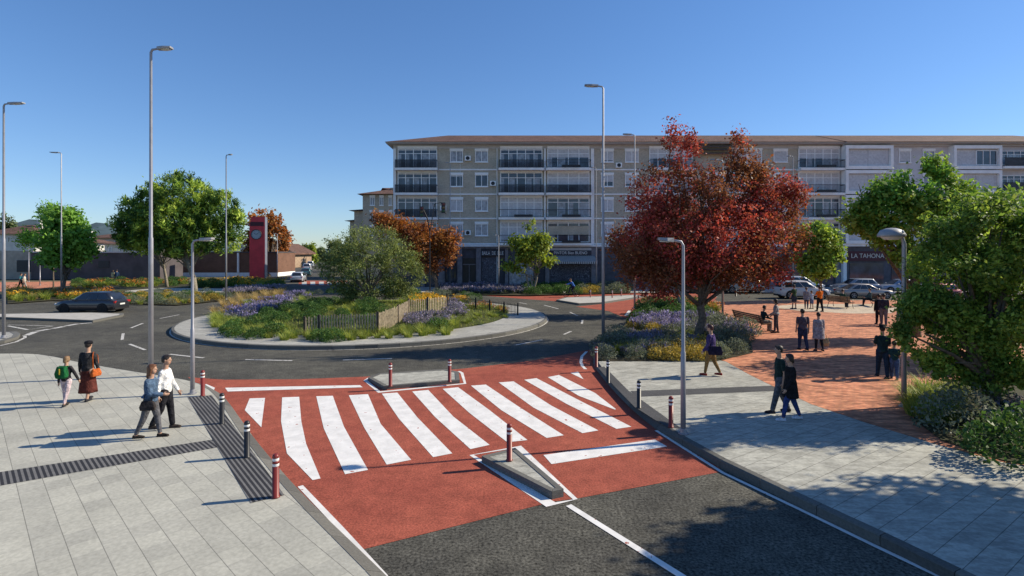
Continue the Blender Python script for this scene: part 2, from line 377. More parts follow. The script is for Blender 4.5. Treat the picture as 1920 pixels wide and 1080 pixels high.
# splitter islands
def island(name, px, h, kw, top=M['slab_i']):
    p = [gp(*q, 0) for q in px]
    if sum(p[i].x * p[(i + 1) % len(p)].y - p[(i + 1) % len(p)].x * p[i].y for i in range(len(p))) < 0: p.reverse()
    c = sum(p, Vector()) / len(p); m = MB().mat(M['kerb']); inn = []
    for i in range(len(p)):
        e1 = (p[i] - p[i - 1]).normalized(); e2 = (p[(i + 1) % len(p)] - p[i]).normalized(); n1 = Vector((-e1.y, e1.x, 0)); n2 = Vector((-e2.y, e2.x, 0))
        bi = (n1 + n2).normalized(); inn.append(p[i] + bi * min(kw / max(.3, bi.dot(n1)), kw * 2.2))
    for i in range(len(p)):
        j = (i + 1) % len(p); d = (p[j] - p[i]).normalized() * .004
        m.rings([[(p[i].x + d.x, p[i].y + d.y, 0), (p[i].x + d.x, p[i].y + d.y, h), (inn[i].x + d.x, inn[i].y + d.y, h), (inn[i].x + d.x, inn[i].y + d.y, 0)], [(p[j].x - d.x, p[j].y - d.y, 0), (p[j].x - d.x, p[j].y - d.y, h), (inn[j].x - d.x, inn[j].y - d.y, h), (inn[j].x - d.x, inn[j].y - d.y, 0)]])
    m.mat(top); m.poly([(q.x, q.y, h - .012) for q in inn]); return S(m.build(name))
island('traffic_island_wedge', [(903, 868), (966, 852), (1057, 932), (1035, 937)], .15, .11, M['slab_r'])
island('traffic_island_median', [(690, 714), (710, 706), (835, 698), (860, 703), (862, 719), (720, 731)], .12, .14, M['slab_r'])
island('traffic_island_tip', [(-40, 597), (174, 605), (230, 594), (232, 591), (170, 589), (-40, 592)], .14, .2, M['conc'])
island('traffic_island_corner', [(-60, 650), (8, 644), (34, 636), (38, 630), (30, 626), (-60, 625)], .14, .25, M['slab_i'])
island('traffic_island_far', [(1043, 565), (1085, 572), (1130, 570), (1207, 558), (1192, 555), (1060, 560)], .14, .2, M['conc'])
sheet('red_cycle_lane', pxs([(905, 554), (1060, 549), (1350, 547), (1340, 557), (1207, 557), (1043, 565), (975, 560)], 0), M['red'], .004)
sheet('red_cycle_lane_end', pxs([(1080, 575), (1130, 570), (1207, 558), (1345, 557), (1335, 568), (1250, 590), (1200, 592), (1172, 596), (1140, 583)], 0), M['red'], .004)
sheet('red_crossing_street', pxs([(560, 535), (560, 526), (655, 527), (660, 536)], 0), M['red'], .003)

# the roundabout island
ring = [pol(IR, -i * 2 * math.pi / 72) for i in range(72)]
kerb('island_kerb', ring, .16, .20, .19, -1, closed=True)
m = MB().mat(M['slab_i'])
for i in range(72):
    a, b_ = i * 2 * math.pi / 72, (i + 1) * 2 * math.pi / 72
    m.poly([pol(8.7, a, .215), pol(IR, a, .195), pol(IR, b_, .195), pol(8.7, b_, .215)])
S(m.build('island_pavement'))
def mound(x, y):
    r = math.hypot(x - IC.x, y - IC.y) / 8.9
    return .2 + .75 * max(0, 1 - r * r) + .05 * math.sin(x * 1.7) * math.cos(y * 1.3) * max(0, 1 - r)
m = MB().mat(M['turf']); m.smooth = True
NR = 14
rr = []
for k in range(NR + 1):
    r = 8.95 * (1 - k / NR) + .01
    rr.append([(p.x, p.y, mound(p.x, p.y) if k else .19) for p in (pol(r, i * 2 * math.pi / 64) for i in range(64))])
m.rings(rr, False); S(m.build('island_mound'))
def gpm(x, y):
    z = .5
    for _ in range(8): p = gp(x, y, z); z = mound(p.x, p.y)
    return gp(x, y, z)
# planting beds
sheet('planting_bed', pxs([(14, 569), (100, 563), (330, 572), (430, 562), (520, 548), (540, 536), (530, 522), (330, 529), (200, 529), (14, 546)], .08), M['soil'], .08)
sheet('bed_path', pxs([(235, 545), (300, 540), (420, 541), (420, 548), (300, 550), (235, 549)], .1), M['conc'], .10)
sheet('far_brick_plaza', pxs([(-60, 546), (14, 546), (140, 538), (200, 530), (140, 527), (-60, 529)], .1), M['brick'], .06)
sheet('building_bed', pxs([(828, 551), (985, 554), (1182, 549), (1182, 537), (828, 537)], .1), M['soil'], .12)
BED = [(1118, 677), (1122, 655), (1160, 622), (1180, 600), (1205, 580), (1330, 572), (1350, 585), (1380, 612), (1408, 640), (1412, 662), (1340, 678)]
sheet('corner_bed', pxs(BED, PZ), M['soil'], PZ + .02)
sheet('right_bed', pxs([(1700, 745), (1715, 790), (1765, 826), (1880, 864), (1990, 880), (2150, 860), (2150, 720), (1800, 710)], PZ), M['soil'], PZ + .02)
# hills on the horizon
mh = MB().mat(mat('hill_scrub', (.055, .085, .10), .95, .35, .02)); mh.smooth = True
def hill(px, d, dep):
    top = [at(x, y, d) for x, y in px]; back = [Vector((p.x * 1.1, p.y + dep, -2)) for p in top]
    for i in range(len(top) - 1):
        a, b_ = top[i], top[i + 1]
        mh.poly([(a.x, a.y - dep * .4, -2), (b_.x, b_.y - dep * .4, -2), b_, a]); mh.poly([a, b_, back[i + 1], back[i]])
hill([(-400, 452), (-200, 425), (-60, 432), (0, 428), (30, 418), (55, 411), (85, 413), (115, 420), (150, 427), (185, 432), (230, 441), (300, 450), (420, 458), (560, 466)], 800, 300)
hill([(90, 445), (130, 432), (160, 424), (180, 417), (200, 419), (225, 427), (280, 440), (380, 452), (500, 460), (640, 468)], 1400, 500)
S(mh.build('hills'))
# ================================================================== PLANTS
L = {}
L['red'] = leaf('red_leaves', [(.08, .021, .018), (.195, .034, .030), (.235, .056, .042), (.145, .040, .029), (.37, .045, .044)], .4)
L['brown'] = leaf('brown_leaves', [(.07, .030, .017), (.16, .056, .027), (.12, .056, .024)], .4)
L['orange'] = leaf('orange_leaves', [(.15, .055, .016), (.28, .095, .022), (.09, .04, .016), (.22, .115, .03)], .35)
L['pine'] = leaf('pine_needles', [(.016, .042, .010), (.038, .08, .015), (.075, .125, .022)], .25)
L['pinelight'] = leaf('pine_needles_sunlit', [(.10, .17, .025), (.20, .27, .042), (.30, .35, .07)], .35)  # brighter copy for random tufts: sunlight put into the needle colour
L['oaklight'] = leaf('oak_leaves_light', [(.065, .12, .02), (.125, .19, .032), (.19, .245, .05)], .45)
L['green'] = leaf('green_leaves', [(.035, .08, .015), (.095, .155, .026), (.19, .24, .042), (.06, .115, .02)], .45)
L['oak'] = leaf('dark_oak_leaves', [(.022, .05, .011), (.05, .10, .019), (.095, .155, .03), (.14, .175, .04)], .42)
L['fresh'] = leaf('fresh_leaves', [(.05, .12, .02), (.10, .20, .03), (.14, .24, .045)], .4)
L['lime'] = leaf('lime_leaves', [(.08, .12, .018), (.19, .22, .03), (.05, .09, .018)], .4)
L['olive'] = leaf('olive_leaves', [(.035, .050, .016), (.085, .11, .034), (.155, .18, .064), (.11, .13, .036)], .35)
L['far'] = leaf('far_leaves', [(.03, .05, .02), (.06, .085, .03), (.09, .10, .04)], .3)
L['grass'] = leaf('grass_blades', [(.055, .095, .018), (.13, .165, .032), (.22, .215, .055)], .4)
L['straw'] = leaf('straw_blades', [(.30, .22, .10), (.22, .15, .07), (.15, .13, .05)], .35)
L['greygreen'] = leaf('grey_green_leaves', [(.045, .056, .042), (.08, .095, .07), (.125, .14, .105)], .3)
L['dkgreen'] = leaf('dark_shrub_leaves', [(.02, .045, .012), (.035, .075, .018), (.055, .10, .022)], .3)
L['gold'] = leaf('golden_leaves', [(.26, .17, .03), (.16, .12, .025), (.10, .09, .02), (.35, .25, .06)], .35)
L['purple'] = leaf('purple_spikes', [(.085, .072, .16), (.13, .115, .24), (.19, .17, .32)], .3)
L['mauve'] = leaf('mauve_spikes', [(.09, .08, .14), (.15, .13, .21), (.20, .18, .22)], .3)
L['yellow'] = leaf('yellow_flowers', [(.36, .20, .015), (.30, .15, .012), (.40, .26, .03)], .3)
L['orangef'] = leaf('orange_flowers', [(.22, .07, .015), (.27, .11, .02), (.15, .05, .015)], .3)
L['bark'] = mat('bark', (.13, .10, .075), .95, .35, 9, bmp=.6)
L['barkl'] = mat('pale_bark', (.24, .21, .16), .95, .3, 9, bmp=.6)

def unit(n):
    v = rng.normal(size=(n, 3)); return v / np.linalg.norm(v, axis=1, keepdims=True)
def leaf_quads(P, size, outward=None, aspect=.55, up=.35, jit=.35, N=None):
    """P (N,3) -> rhombic leaves, each turned its own way"""
    n = len(P); d = unit(n)
    if outward is not None: d = d + outward * .6
    d[:, 2] += .1; d /= np.linalg.norm(d, axis=1, keepdims=True)
    nr = unit(n); nr[:, 2] = np.abs(nr[:, 2]) + up; nr = nr if N is None else nr * .55 + N; s = np.cross(d, nr); s /= np.linalg.norm(s, axis=1, keepdims=True) + 1e-9
    L_ = size * (1 + jit * rng.normal(size=(n, 1))).clip(.4, 2); W_ = L_ * aspect * .5; dn = np.cross(s, d)
    return np.stack([P - d * L_ * .5, P + s * W_ + dn * L_ * .08, P + d * L_ * .5, P - s * W_ + dn * L_ * .08], axis=1)
def vnoise(P, f, seed=0):
    q = P * f + seed
    return (np.sin(q[:, 0] * 1.3 + 1.7 * np.sin(q[:, 1] * .9 + q[:, 2])) + np.sin(q[:, 1] * 1.1 + 1.3 * np.sin(q[:, 2] * 1.2 + q[:, 0])) + np.sin(q[:, 2] * 1.4 + 1.5 * np.sin(q[:, 0] * .8 - q[:, 1]))) / 3
def tree(name, label, base, lobes, d, nleaf, size, lm, trunk_r=.15, bark='bark', ds=.9, per=14, cs=.28, gap=-.25, gf=1.6, shell=2.4, aspect=.55, top=None, group=None, cat='tree', fork=None, up=.35, n_limb=26, tuft=False, multi=1, dy=None):
    base = Vector(base); C = []; Rr = []
    for i, l in enumerate(lobes):
        c = at(l[0], l[1], d + (l[4] if len(l) > 4 else 0)); k = c.y / FPX
        C.append(c); Rr.append((l[2] * k, l[2] * k * ds, l[3] * k))
    C = np.array(C); Rr = np.array(Rr); vol = np.prod(Rr, axis=1) ** .66; K = int(nleaf * 1.7 / per)
    idx = rng.choice(len(C), size=K * 2, p=vol / vol.sum())
    u = unit(K * 2); cl = C[idx] + u * Rr[idx] * (rng.random((K * 2, 1)) ** (1 / shell))
    keep = vnoise(cl, gf, 3.1) > gap; cl = cl[keep][:K]; u = u[keep][:K]; K = len(cl)
    pu = unit(K * per); pu[:, 2] += .25; rad_ = cs * 1.75 * (.6 + .7 * np.repeat(rng.random((K, 1)), per, axis=0))
    P = np.repeat(cl, per, axis=0) + pu * rad_ * rng.random((K * per, 1)) ** .4 * np.array([1, 1, 1.25 if tuft else .85]) * (1 + .25 * rng.normal(size=(K * per, 1)).clip(-1.5, 2.5))
    ow = np.repeat(u, per, axis=0)
    if tuft: ow = ow * .6 + np.array([0, 0, 1.3])
    msk = P[:, 2] > base.z + .25; P = P[msk]; ow = ow[msk]; pu = pu[msk]
    Q = leaf_quads(P, size, (pu * 1.2 + ow * .3) if tuft else ow, aspect, up, N=pu)
    b0 = Vector(base); root = empty(name, b0, 0, label, cat, group); Q -= np.array(b0)
    lms = lm if isinstance(lm, list) else [lm]
    mi = None
    if len(lms) > 1: mi = (vnoise(P, .9, 7) * 1.2 + rng.normal(size=len(P)) * .25 > .15).astype(int) if 'brown' in lms else np.repeat(rng.random(K) < .42, per).astype(int)[msk]
    link('crown', quads_mesh('crown', Q, [L[x] for x in lms], mi), root)
    m = MB().mat(L[bark]); m.smooth = True
    cc = Vector(C.mean(axis=0)) - b0; fk = cc * (fork or .55); fk.z = max(fk.z, .5)
    for s_ in range(multi):
        o = Vector(((s_ - (multi - 1) / 2) * trunk_r * 3, 0, 0)) if multi > 1 else Vector()
        pts = [o * .5 + Vector((0, 0, -.15))]
        for k in range(1, 6):
            q = k / 5; pts.append(o * (.5 + q) + Vector((fk.x * q ** 1.5, fk.y * q ** 1.5, fk.z * q)) + Vector((rng.normal(), rng.normal(), 0)) * trunk_r * .25)
        m.tube(pts, [trunk_r * x for x in (1.35, 1.05, .95, .88, .82, .75)], 10)
        m.mat(L[bark])
    tip = pts[-1]
    for i in range(n_limb):
        t_ = Vector(C[i]) - b0 if i < len(C) else Vector(cl[rng.integers(K)]) - b0
        s0 = pts[-1 - (i % 3)] if i % 3 else tip
        md = s0.lerp(t_, .5) + Vector((rng.normal(), rng.normal(), abs(rng.normal()))) * .12 * (t_ - s0).length * .5
        r0 = trunk_r * (.55 if i < len(C) else .3)
        m.tube([s0, s0.lerp(md, .5), md, t_], [r0, r0 * .75, r0 * .5, r0 * .12], 6)
    m.build('trunk', None, root)
    return root

# ---- plant kinds: small meshes shared by their copies
def blades(n, h, r0, lean, wd, bend=.5, seg=3):
    out = []
    a = rng.random(n) * 2 * math.pi; rr = r0 * np.sqrt(rng.random(n)); hh = h * (.6 + .5 * rng.random(n)); ln = lean * (.3 + rng.random(n))
    base = np.stack([np.cos(a) * rr, np.sin(a) * rr, np.zeros(n)], 1); a2 = a + rng.normal(size=n) * .7
    dr = np.stack([np.cos(a2), np.sin(a2), np.zeros(n)], 1); sd = np.stack([-np.sin(a2), np.cos(a2), np.zeros(n)], 1)
    def pt(q): return base + dr * (ln * hh * q ** 1.7)[:, None] + np.array([0, 0, 1]) * (hh * (q - bend * .4 * q * q * ln))[:, None]
    for k in range(seg):
        q0, q1 = k / seg, (k + 1) / seg; w0 = wd * (1 - q0 * .85); w1 = wd * (1 - q1 * .85); p0, p1 = pt(q0), pt(q1)
        out.append(np.stack([p0 - sd * w0, p0 + sd * w0, p1 + sd * w1, p1 - sd * w1], 1))
    return np.concatenate(out), pt(1.0)
def ball_leaves(n, r, rz, size, asp=.5, shell=4.0, cz=None):
    u = unit(n); u[:, 2] = u[:, 2] * .85 + .25; u /= np.linalg.norm(u, axis=1, keepdims=True)
    lump = 1 + .13 * vnoise(u, 4.0, rng.random() * 9)[:, None]
    P = u * np.array([r, r, rz]) * rng.random((n, 1)) ** (1 / shell) * lump; P[:, 2] = np.abs(P[:, 2] + rz * .25) + .02
    return leaf_quads(P, size, u, asp, .2), P
KIND = {}
def proto(kind, parts):
    """parts: [(name, quads, material)...], the first is the thing itself"""
    KIND.setdefault(kind, []).append([(nm, quads_mesh(nm, Q, L[mt])) for nm, Q, mt in parts])
for v in range(3):
    f, tp = blades(95, .46, .22, .55, .010); g, _ = ball_leaves(110, .36, .26, .12, .3)
    sp = tp[:70]; Q = np.concatenate([leaf_quads(sp + np.array([0, 0, -.04 * k]), .085, np.tile([0, 0, 1.8], (len(sp), 1)), .55) for k in range(3)])
    proto('lavender_plant', [('lavender_plant', np.concatenate([f, g]), 'greygreen'), ('blossoms', Q, 'purple')])
    proto('mauve_sage', [('mauve_sage', np.concatenate([f, g]), 'greygreen'), ('blossoms', Q * np.array([1, 1, .9]), 'mauve')])
    f, _ = blades(150, .50, .18, .9, .012, .6); proto('grass_tuft', [('grass_tuft', f, 'grass')])
    f, _ = blades(150, .60, .16, .75, .009, .4); proto('straw_tuft', [('straw_tuft', f, 'straw')])
    g, _ = ball_leaves(1300, .54, .47, .055, .5, 6); proto('grey_shrub', [('grey_shrub', g, 'greygreen')])
    g, _ = ball_leaves(1300, .54, .47, .060, .6, 6); proto('green_shrub', [('green_shrub', g, 'dkgreen')])
    g, _ = ball_leaves(800, .46, .36, .065, .6, 4); proto('golden_shrub', [('golden_shrub', g, 'gold')])
    f, tp = blades(60, .50, .22, .5, .012); g, _ = ball_leaves(150, .36, .30, .11, .4)
    Q = leaf_quads(np.repeat(tp[:30], 3, 0) + rng.normal(size=(90, 3)) * .04, .085, None, .8)
    proto('yellow_flower', [('yellow_flower', np.concatenate([f, g]), 'grass'), ('blossoms', Q, 'yellow')])
    proto('orange_flower', [('orange_flower', np.concatenate([f, g]), 'grass'), ('blossoms', Q, 'orangef')])
PL = {'lavender_plant': 'lavender clump with purple spikes', 'mauve_sage': 'grey sage clump with faded mauve spikes', 'grass_tuft': 'tuft of arching yellow-green grass', 'straw_tuft': 'straw-coloured dry grass tuft',
      'grey_shrub': 'rounded grey-green shrub', 'green_shrub': 'rounded dark green shrub', 'golden_shrub': 'golden-leaved low shrub', 'yellow_flower': 'clump of yellow flowers', 'orange_flower': 'clump of orange flowers'}
FIRST = {}
def plant(kind, p, s, where, z=None):
    v = int(rng.integers(3)); key = (kind, v)
    if key not in FIRST:
        ps = KIND[kind][v]; o = link(ps[0][0], ps[0][1]); tag(o, None, kind.split('_')[-1] if 'shrub' in kind or 'flower' in kind else 'grass' if 'tuft' in kind else 'plant')
        for nm, me in ps[1:]: link(nm, me, o)
        FIRST[key] = o; o.location = p; o.rotation_euler = (0, 0, rng.random() * 6.28); o.scale = (s, s, s)
    else: o = copy_tree(FIRST[key], p, rng.random() * 6.28, s * (.85 + .3 * rng.random()))
    o['label'] = PL[kind] + ' ' + where; o['group'] = PL[kind].replace(' clump', ' clumps').replace('clump of', 'clumps of').replace('tuft', 'tufts').replace('shrub', 'shrubs') + ' ' + where
    return o
def inside(p, poly):
    c = False; j = len(poly) - 1
    for i in range(len(poly)):
        a, b_ = poly[i], poly[j]
        if (a[1] > p[1]) != (b_[1] > p[1]) and p[0] < (b_[0] - a[0]) * (p[1] - a[1]) / (b_[1] - a[1]) + a[0]: c = not c
        j = i
    return c
def scatter(kind, px, n, s, where, zf=None, gap=.45):
    """n plants of a kind spread over the ground seen inside the pixel outline"""
    w_ = [tuple((gpm(*q) if zf == 'm' else gp(*q, zf))[:2]) for q in px]; xs = [q[0] for q in w_]; ys = [q[1] for q in w_]; done = []
    for _ in range(n * 60):
        if len(done) >= n: break
        p = (random.uniform(min(xs), max(xs)), random.uniform(min(ys), max(ys)))
        if not inside(p, w_) or any((p[0] - q[0]) ** 2 + (p[1] - q[1]) ** 2 < (gap * s) ** 2 for q in done): continue
        done.append(p); kd = kind if isinstance(kind, str) else random.choice(kind)
        plant(kd, (p[0], p[1], mound(*p) - .03 if zf == 'm' else zf), s * random.uniform(.8, 1.15), where)

ISL = 'on the roundabout island'
scatter(['grass_tuft', 'grass_tuft', 'grass_tuft', 'grass_tuft', 'grass_tuft', 'green_shrub'], [(395, 610), (440, 632), (560, 640), (700, 638), (840, 628), (850, 612), (700, 622), (560, 622), (450, 610), (410, 596)], 85, 1.15, 'along the front rim of the roundabout island', 'm', .5)
scatter(['lavender_plant', 'lavender_plant', 'lavender_plant', 'mauve_sage', 'grass_tuft'], [(428, 600), (470, 600), (560, 572), (590, 556), (540, 552), (470, 570), (425, 588)], 46, 1.15, 'on the left slope of the roundabout island', 'm', .5)
scatter('straw_tuft', [(400, 590), (420, 594), (470, 572), (545, 553), (530, 547), (450, 560), (400, 580)], 34, 1.2, 'along the left rim of the roundabout island', 'm', .5)
scatter(['green_shrub', 'grass_tuft', 'green_shrub'], [(480, 606), (570, 612), (700, 610), (740, 596), (700, 575), (600, 566), (540, 575)], 60, 1.0, 'under the olive tree on the roundabout island', 'm', .6)
scatter('mauve_sage', [(742, 604), (770, 610), (850, 606), (868, 592), (855, 572), (845, 565), (842, 590), (760, 596)], 34, 1.0, 'before the wooden fence on the roundabout island', 'm', .5)
scatter('grass_tuft', [(720, 622), (860, 614), (890, 600), (862, 600), (760, 612)], 22, 1.0, 'beside the sage in front of the island fence', 'm', .5)
scatter(['yellow_flower', 'yellow_flower', 'grass_tuft'], [(748, 582), (772, 578), (838, 574), (832, 562), (770, 560)], 26, 1.35, 'behind the wooden fence on the roundabout island', 'm', .45)
scatter(['green_shrub', 'grey_shrub'], [(842, 560), (890, 572), (900, 560), (850, 548), (780, 548), (640, 548), (560, 550), (640, 556), (780, 556)], 34, 1.0, 'at the back of the roundabout island', 'm', .7)
scatter(['orange_flower', 'orange_flower', 'grass_tuft'], [(880, 578), (965, 588), (965, 582), (900, 568)], 16, .8, 'behind the low mesh fence on the roundabout island', 'm', .4)
scatter('yellow_flower', [(850, 566), (885, 570), (882, 562), (850, 558)], 10, .9, 'near the mesh fence on the roundabout island', 'm', .4)
scatter('grass_tuft', [(870, 598), (940, 600), (960, 592), (900, 586)], 10, .6, 'on the mown right slope of the roundabout island', 'm', .6)
# the island's grass, nobody could count it
def grass_cover(name, n, h, polyfun, zf, wd=.012):
    P = polyfun(n); n = len(P); f, _ = blades(n, h, 0.0, .8, wd, .5, 2)
    off = np.concatenate([P, P])[:, None, :]; o = link(name, quads_mesh(name, f + off, L['grass'])); return tag(o, kind='stuff')
def on_mound(n):
    a = rng.random(n) * 2 * math.pi; r = 8.75 * np.sqrt(rng.random(n)); x = IC.x + r * np.cos(a); y = IC.y + r * np.sin(a)
    return np.stack([x, y, np.array([mound(u, v_) for u, v_ in zip(x, y)])], 1)
grass_cover('island_grass', 16000, .16, on_mound, None)

CB = PZ + .02
scatter('grey_shrub', [(1128, 672), (1250, 672), (1255, 655), (1130, 655)], 9, .95, 'at the front edge of the corner bed', CB, .75)
scatter('grey_shrub', [(1335, 672), (1405, 655), (1400, 635), (1350, 628), (1335, 650)], 12, 1.1, 'at the right end of the corner bed', CB, .75)
scatter('golden_shrub', [(1215, 674), (1330, 674), (1330, 650), (1240, 650)], 16, 1.0, 'around the red tree in the corner bed', CB, .6)
scatter('golden_shrub', [(1180, 622), (1280, 626), (1280, 614), (1200, 608)], 10, .9, 'in the middle of the corner bed', CB, .6)
scatter(['mauve_sage', 'grey_shrub', 'grass_tuft', 'mauve_sage'], [(1122, 660), (1150, 632), (1290, 628), (1300, 655), (1200, 668)], 60, 1.05, 'in the shaded front of the corner bed', CB, .48)
scatter(['lavender_plant', 'lavender_plant', 'lavender_plant', 'mauve_sage', 'grey_shrub'], [(1205, 618), (1400, 636), (1400, 622), (1340, 604), (1210, 598)], 75, 1.3, 'in a broad drift across the corner bed', CB, .45)
scatter('green_shrub', [(1180, 606), (1320, 602), (1330, 586), (1290, 572), (1215, 582)], 36, 1.35, 'at the back of the corner bed', CB, .7)
scatter('orange_flower', [(1290, 584), (1345, 588), (1345, 576), (1290, 573)], 10, 1.1, 'at the far corner of the corner bed', CB, .6)
scatter('grass_tuft', [(1705, 742), (1712, 785), (1770, 800), (1800, 760), (1790, 735)], 34, 1.25, 'under the oak at the right of the plaza', CB, .4)
scatter('grey_shrub', [(1765, 800), (1795, 822), (1880, 790), (1870, 765), (1800, 770)], 6, 1.6, 'under the oak at the right of the plaza', CB, .95)
scatter('green_shrub', [(1790, 835), (1885, 862), (1985, 875), (1960, 830), (1830, 815)], 8, 1.6, 'at the brick edge under the oak', CB, .95)
scatter('mauve_sage', [(1870, 800), (1985, 820), (1985, 780), (1880, 765)], 16, 1.3, 'in the shade behind the green shrubs', CB, .5)
LB = .08
scatter(['orange_flower', 'grass_tuft', 'grass_tuft', 'yellow_flower', 'grass_tuft', 'straw_tuft'], [(16, 566), (105, 561), (235, 570), (235, 556), (16, 548)], 55, 1.5, 'in the far left bed beyond the road', LB, .6)
scatter(['grass_tuft', 'grey_shrub', 'golden_shrub', 'green_shrub'], [(235, 571), (335, 571), (430, 561), (430, 553), (300, 553), (235, 555)], 60, 1.15, 'by the road in the far left bed', LB, .6)
scatter(['yellow_flower', 'yellow_flower', 'grass_tuft', 'green_shrub'], [(370, 540), (525, 540), (540, 533), (370, 530)], 46, 1.7, 'in a band before the red clock tower', LB, .6)
scatter('mauve_sage', [(425, 553), (530, 545), (530, 540), (430, 544)], 40, 1.3, 'in the bed near the red clock tower', LB, .6)
scatter(['grass_tuft', 'orange_flower', 'green_shrub'], [(130, 541), (300, 538), (370, 534), (370, 529), (150, 530)], 50, 1.5, 'behind the stone path in the far left bed', LB, .6)
BB = .12
scatter('mauve_sage', [(830, 549), (985, 552), (985, 540), (830, 538)], 60, 1.5, 'in the bed before the apartment block', BB, .6)
scatter('green_shrub', [(985, 552), (1085, 551), (1085, 539), (985, 539)], 44, 1.45, 'in the bed before the apartment block', BB, .75)
scatter(['golden_shrub', 'grey_shrub'], [(1085, 550), (1180, 548), (1180, 540), (1085, 540)], 26, 1.5, 'in the bed behind the cyclist', BB, .75)

# ---- trees
tree('maple_tree', 'tall maple with dense dark red autumn leaves in the corner bed', gp(1310, 640, CB),
     [(1277, 290, 30, 52), (1258, 258, 15, 30), (1388, 300, 26, 52), (1380, 268, 11, 22), (1300, 275, 14, 22), (1420, 330, 24, 30), (1330, 375, 95, 62), (1230, 385, 55, 72), (1440, 375, 62, 52), (1485, 365, 30, 28), (1330, 450, 150, 75), (1205, 470, 62, 55), (1445, 450, 68, 62), (1240, 525, 75, 35), (1390, 515, 85, 30), (1310, 505, 60, 42)],
     25.9, 38000, .125, ['red', 'brown'], .20, 'bark', .85, 20, .25, -.22, 1.9, 2.4, .62, fork=.42)
tree('maple_tree', 'smaller brown-leaved maple with thin trunks behind the tall red maple', gp(1285, 590, CB), [(1230, 470, 70, 60), (1190, 480, 48, 45), (1260, 420, 60, 50), (1300, 500, 60, 40), (1160, 455, 25, 30)], 38, 6000, .20, 'brown', .10, 'barkl', .8, 12, .32, -.2, multi=2)
tree('stone_pine', 'broad umbrella-crowned stone pine left of the red clock tower', gp(365, 550, .08),
     [(345, 370, 62, 42), (275, 400, 44, 42), (405, 398, 42, 42), (236, 430, 24, 30), (438, 425, 20, 32), (330, 420, 80, 45), (265, 452, 38, 22), (400, 452, 46, 24), (335, 462, 55, 20)],
     57, 34000, .34, ['pine', 'pinelight'], .26, 'barkl', .85, 64, .28, -.8, .9, 4.5, .30, fork=.55, tuft=True, n_limb=20)
tree('stone_pine', 'slim stone pine with a bare forked trunk beside the broad pine', gp(313, 538, .08), [(290, 440, 45, 35), (330, 455, 40, 30), (265, 450, 30, 26)], 66, 3500, .40, ['pine', 'pinelight'], .17, 'barkl', .8, 40, .32, -.6, .9, 3, .34, fork=.6, tuft=True)
tree('young_lime_tree', 'young bright green tree with a wispy top at the far left', gp(119, 552, .08),
     [(125, 448, 42, 40), (95, 470, 26, 26), (150, 475, 26, 24), (125, 420, 32, 30), (120, 488, 38, 14)], 56, 5200, .36, 'fresh', .17, 'bark', .9, 10, .4, -.2, 1.2, 2.4, .7, fork=.4)
tree('young_lime_tree', 'thin feathery sapling top rising behind the young green tree', gp(100, 545, .08), [(110, 405, 32, 22), (92, 400, 12, 20), (135, 418, 20, 14), (60, 450, 22, 22)], 62, 2400, .26, 'fresh', .07, 'bark', .9, 8, .4, -.1, 1.2, 2.0, .5, fork=.6, n_limb=30)
tree('autumn_tree', 'orange autumn tree standing behind the red clock tower', gp(505, 518, .05),
     [(495, 420, 30, 30), (520, 450, 24, 30), (478, 470, 26, 40), (505, 480, 34, 26), (530, 455, 14, 18)], 105, 5200, .55, 'orange', .25, 'bark', .8, 12, .5, -.2, .8, 2.2, .6, fork=.5)
tree('olive_tree', 'wide grey-green olive tree in the middle of the roundabout island', gpm(690, 570),
     [(690, 455, 58, 34), (640, 480, 38, 42), (745, 480, 42, 44), (690, 500, 62, 45), (630, 520, 22, 26), (768, 515, 30, 40), (612, 500, 16, 30), (745, 548, 40, 24), (700, 545, 50, 28), (655, 545, 26, 20)],
     37.5, 17000, .15, 'olive', .17, 'bark', .95, 26, .20, -.2, 1.9, 2.6, .32, fork=.35, up=.1)
tree('autumn_tree', 'orange and brown autumn tree behind the olive on the island', (-8.3, 60, .1),
     [(795, 455, 46, 36), (830, 470, 30, 36), (770, 440, 40, 26), (735, 425, 36, 22), (845, 450, 16, 24), (715, 415, 24, 18), (805, 490, 38, 24)], 60, 7000, .30, ['orange', 'brown'], .20, 'bark', .8, 12, .38, -.25, 1.1, 2.2, .5, fork=.5)
tree('street_tree', 'lime-green multi-stemmed tree before the shuttered shops', (2.15, 57.5, .12),
     [(1005, 435, 18, 24), (985, 460, 30, 24), (1020, 465, 22, 22), (975, 490, 26, 22), (1005, 490, 28, 20), (955, 500, 12, 12), (1030, 485, 12, 14)], 57.5, 3400, .34, 'lime', .13, 'barkl', .8, 16, .34, -.1, 1.3, 2.2, .6, fork=.45, multi=3)
tree('plaza_tree', 'dark green tree between the red maple and the parked cars', gp(1540, 560, PZ), [(1535, 450, 34, 38), (1510, 470, 26, 34), (1555, 480, 26, 36), (1535, 500, 36, 26)], 47, 5200, .30, 'green', .13, 'bark', .8, 12, .32, -.25, 1.2, 2.4, .6, fork=.45)
tree('plaza_tree', 'bright green broad tree leaning over the right of the brick plaza', (20.6, 27.2, PZ),
     [(1690, 375, 66, 50), (1750, 335, 34, 40), (1620, 370, 36, 42), (1650, 420, 66, 46), (1740, 420, 66, 58), (1610, 345, 18, 16), (1640, 428, 40, 24), (1720, 482, 48, 28), (1800, 450, 60, 55), (1765, 380, 50, 45), (1800, 400, 50, 50)],
     27, 16000, .19, ['green', 'fresh'], .2, 'bark', .8, 24, .24, -.12, 1.7, 2.4, .6, fork=.5)
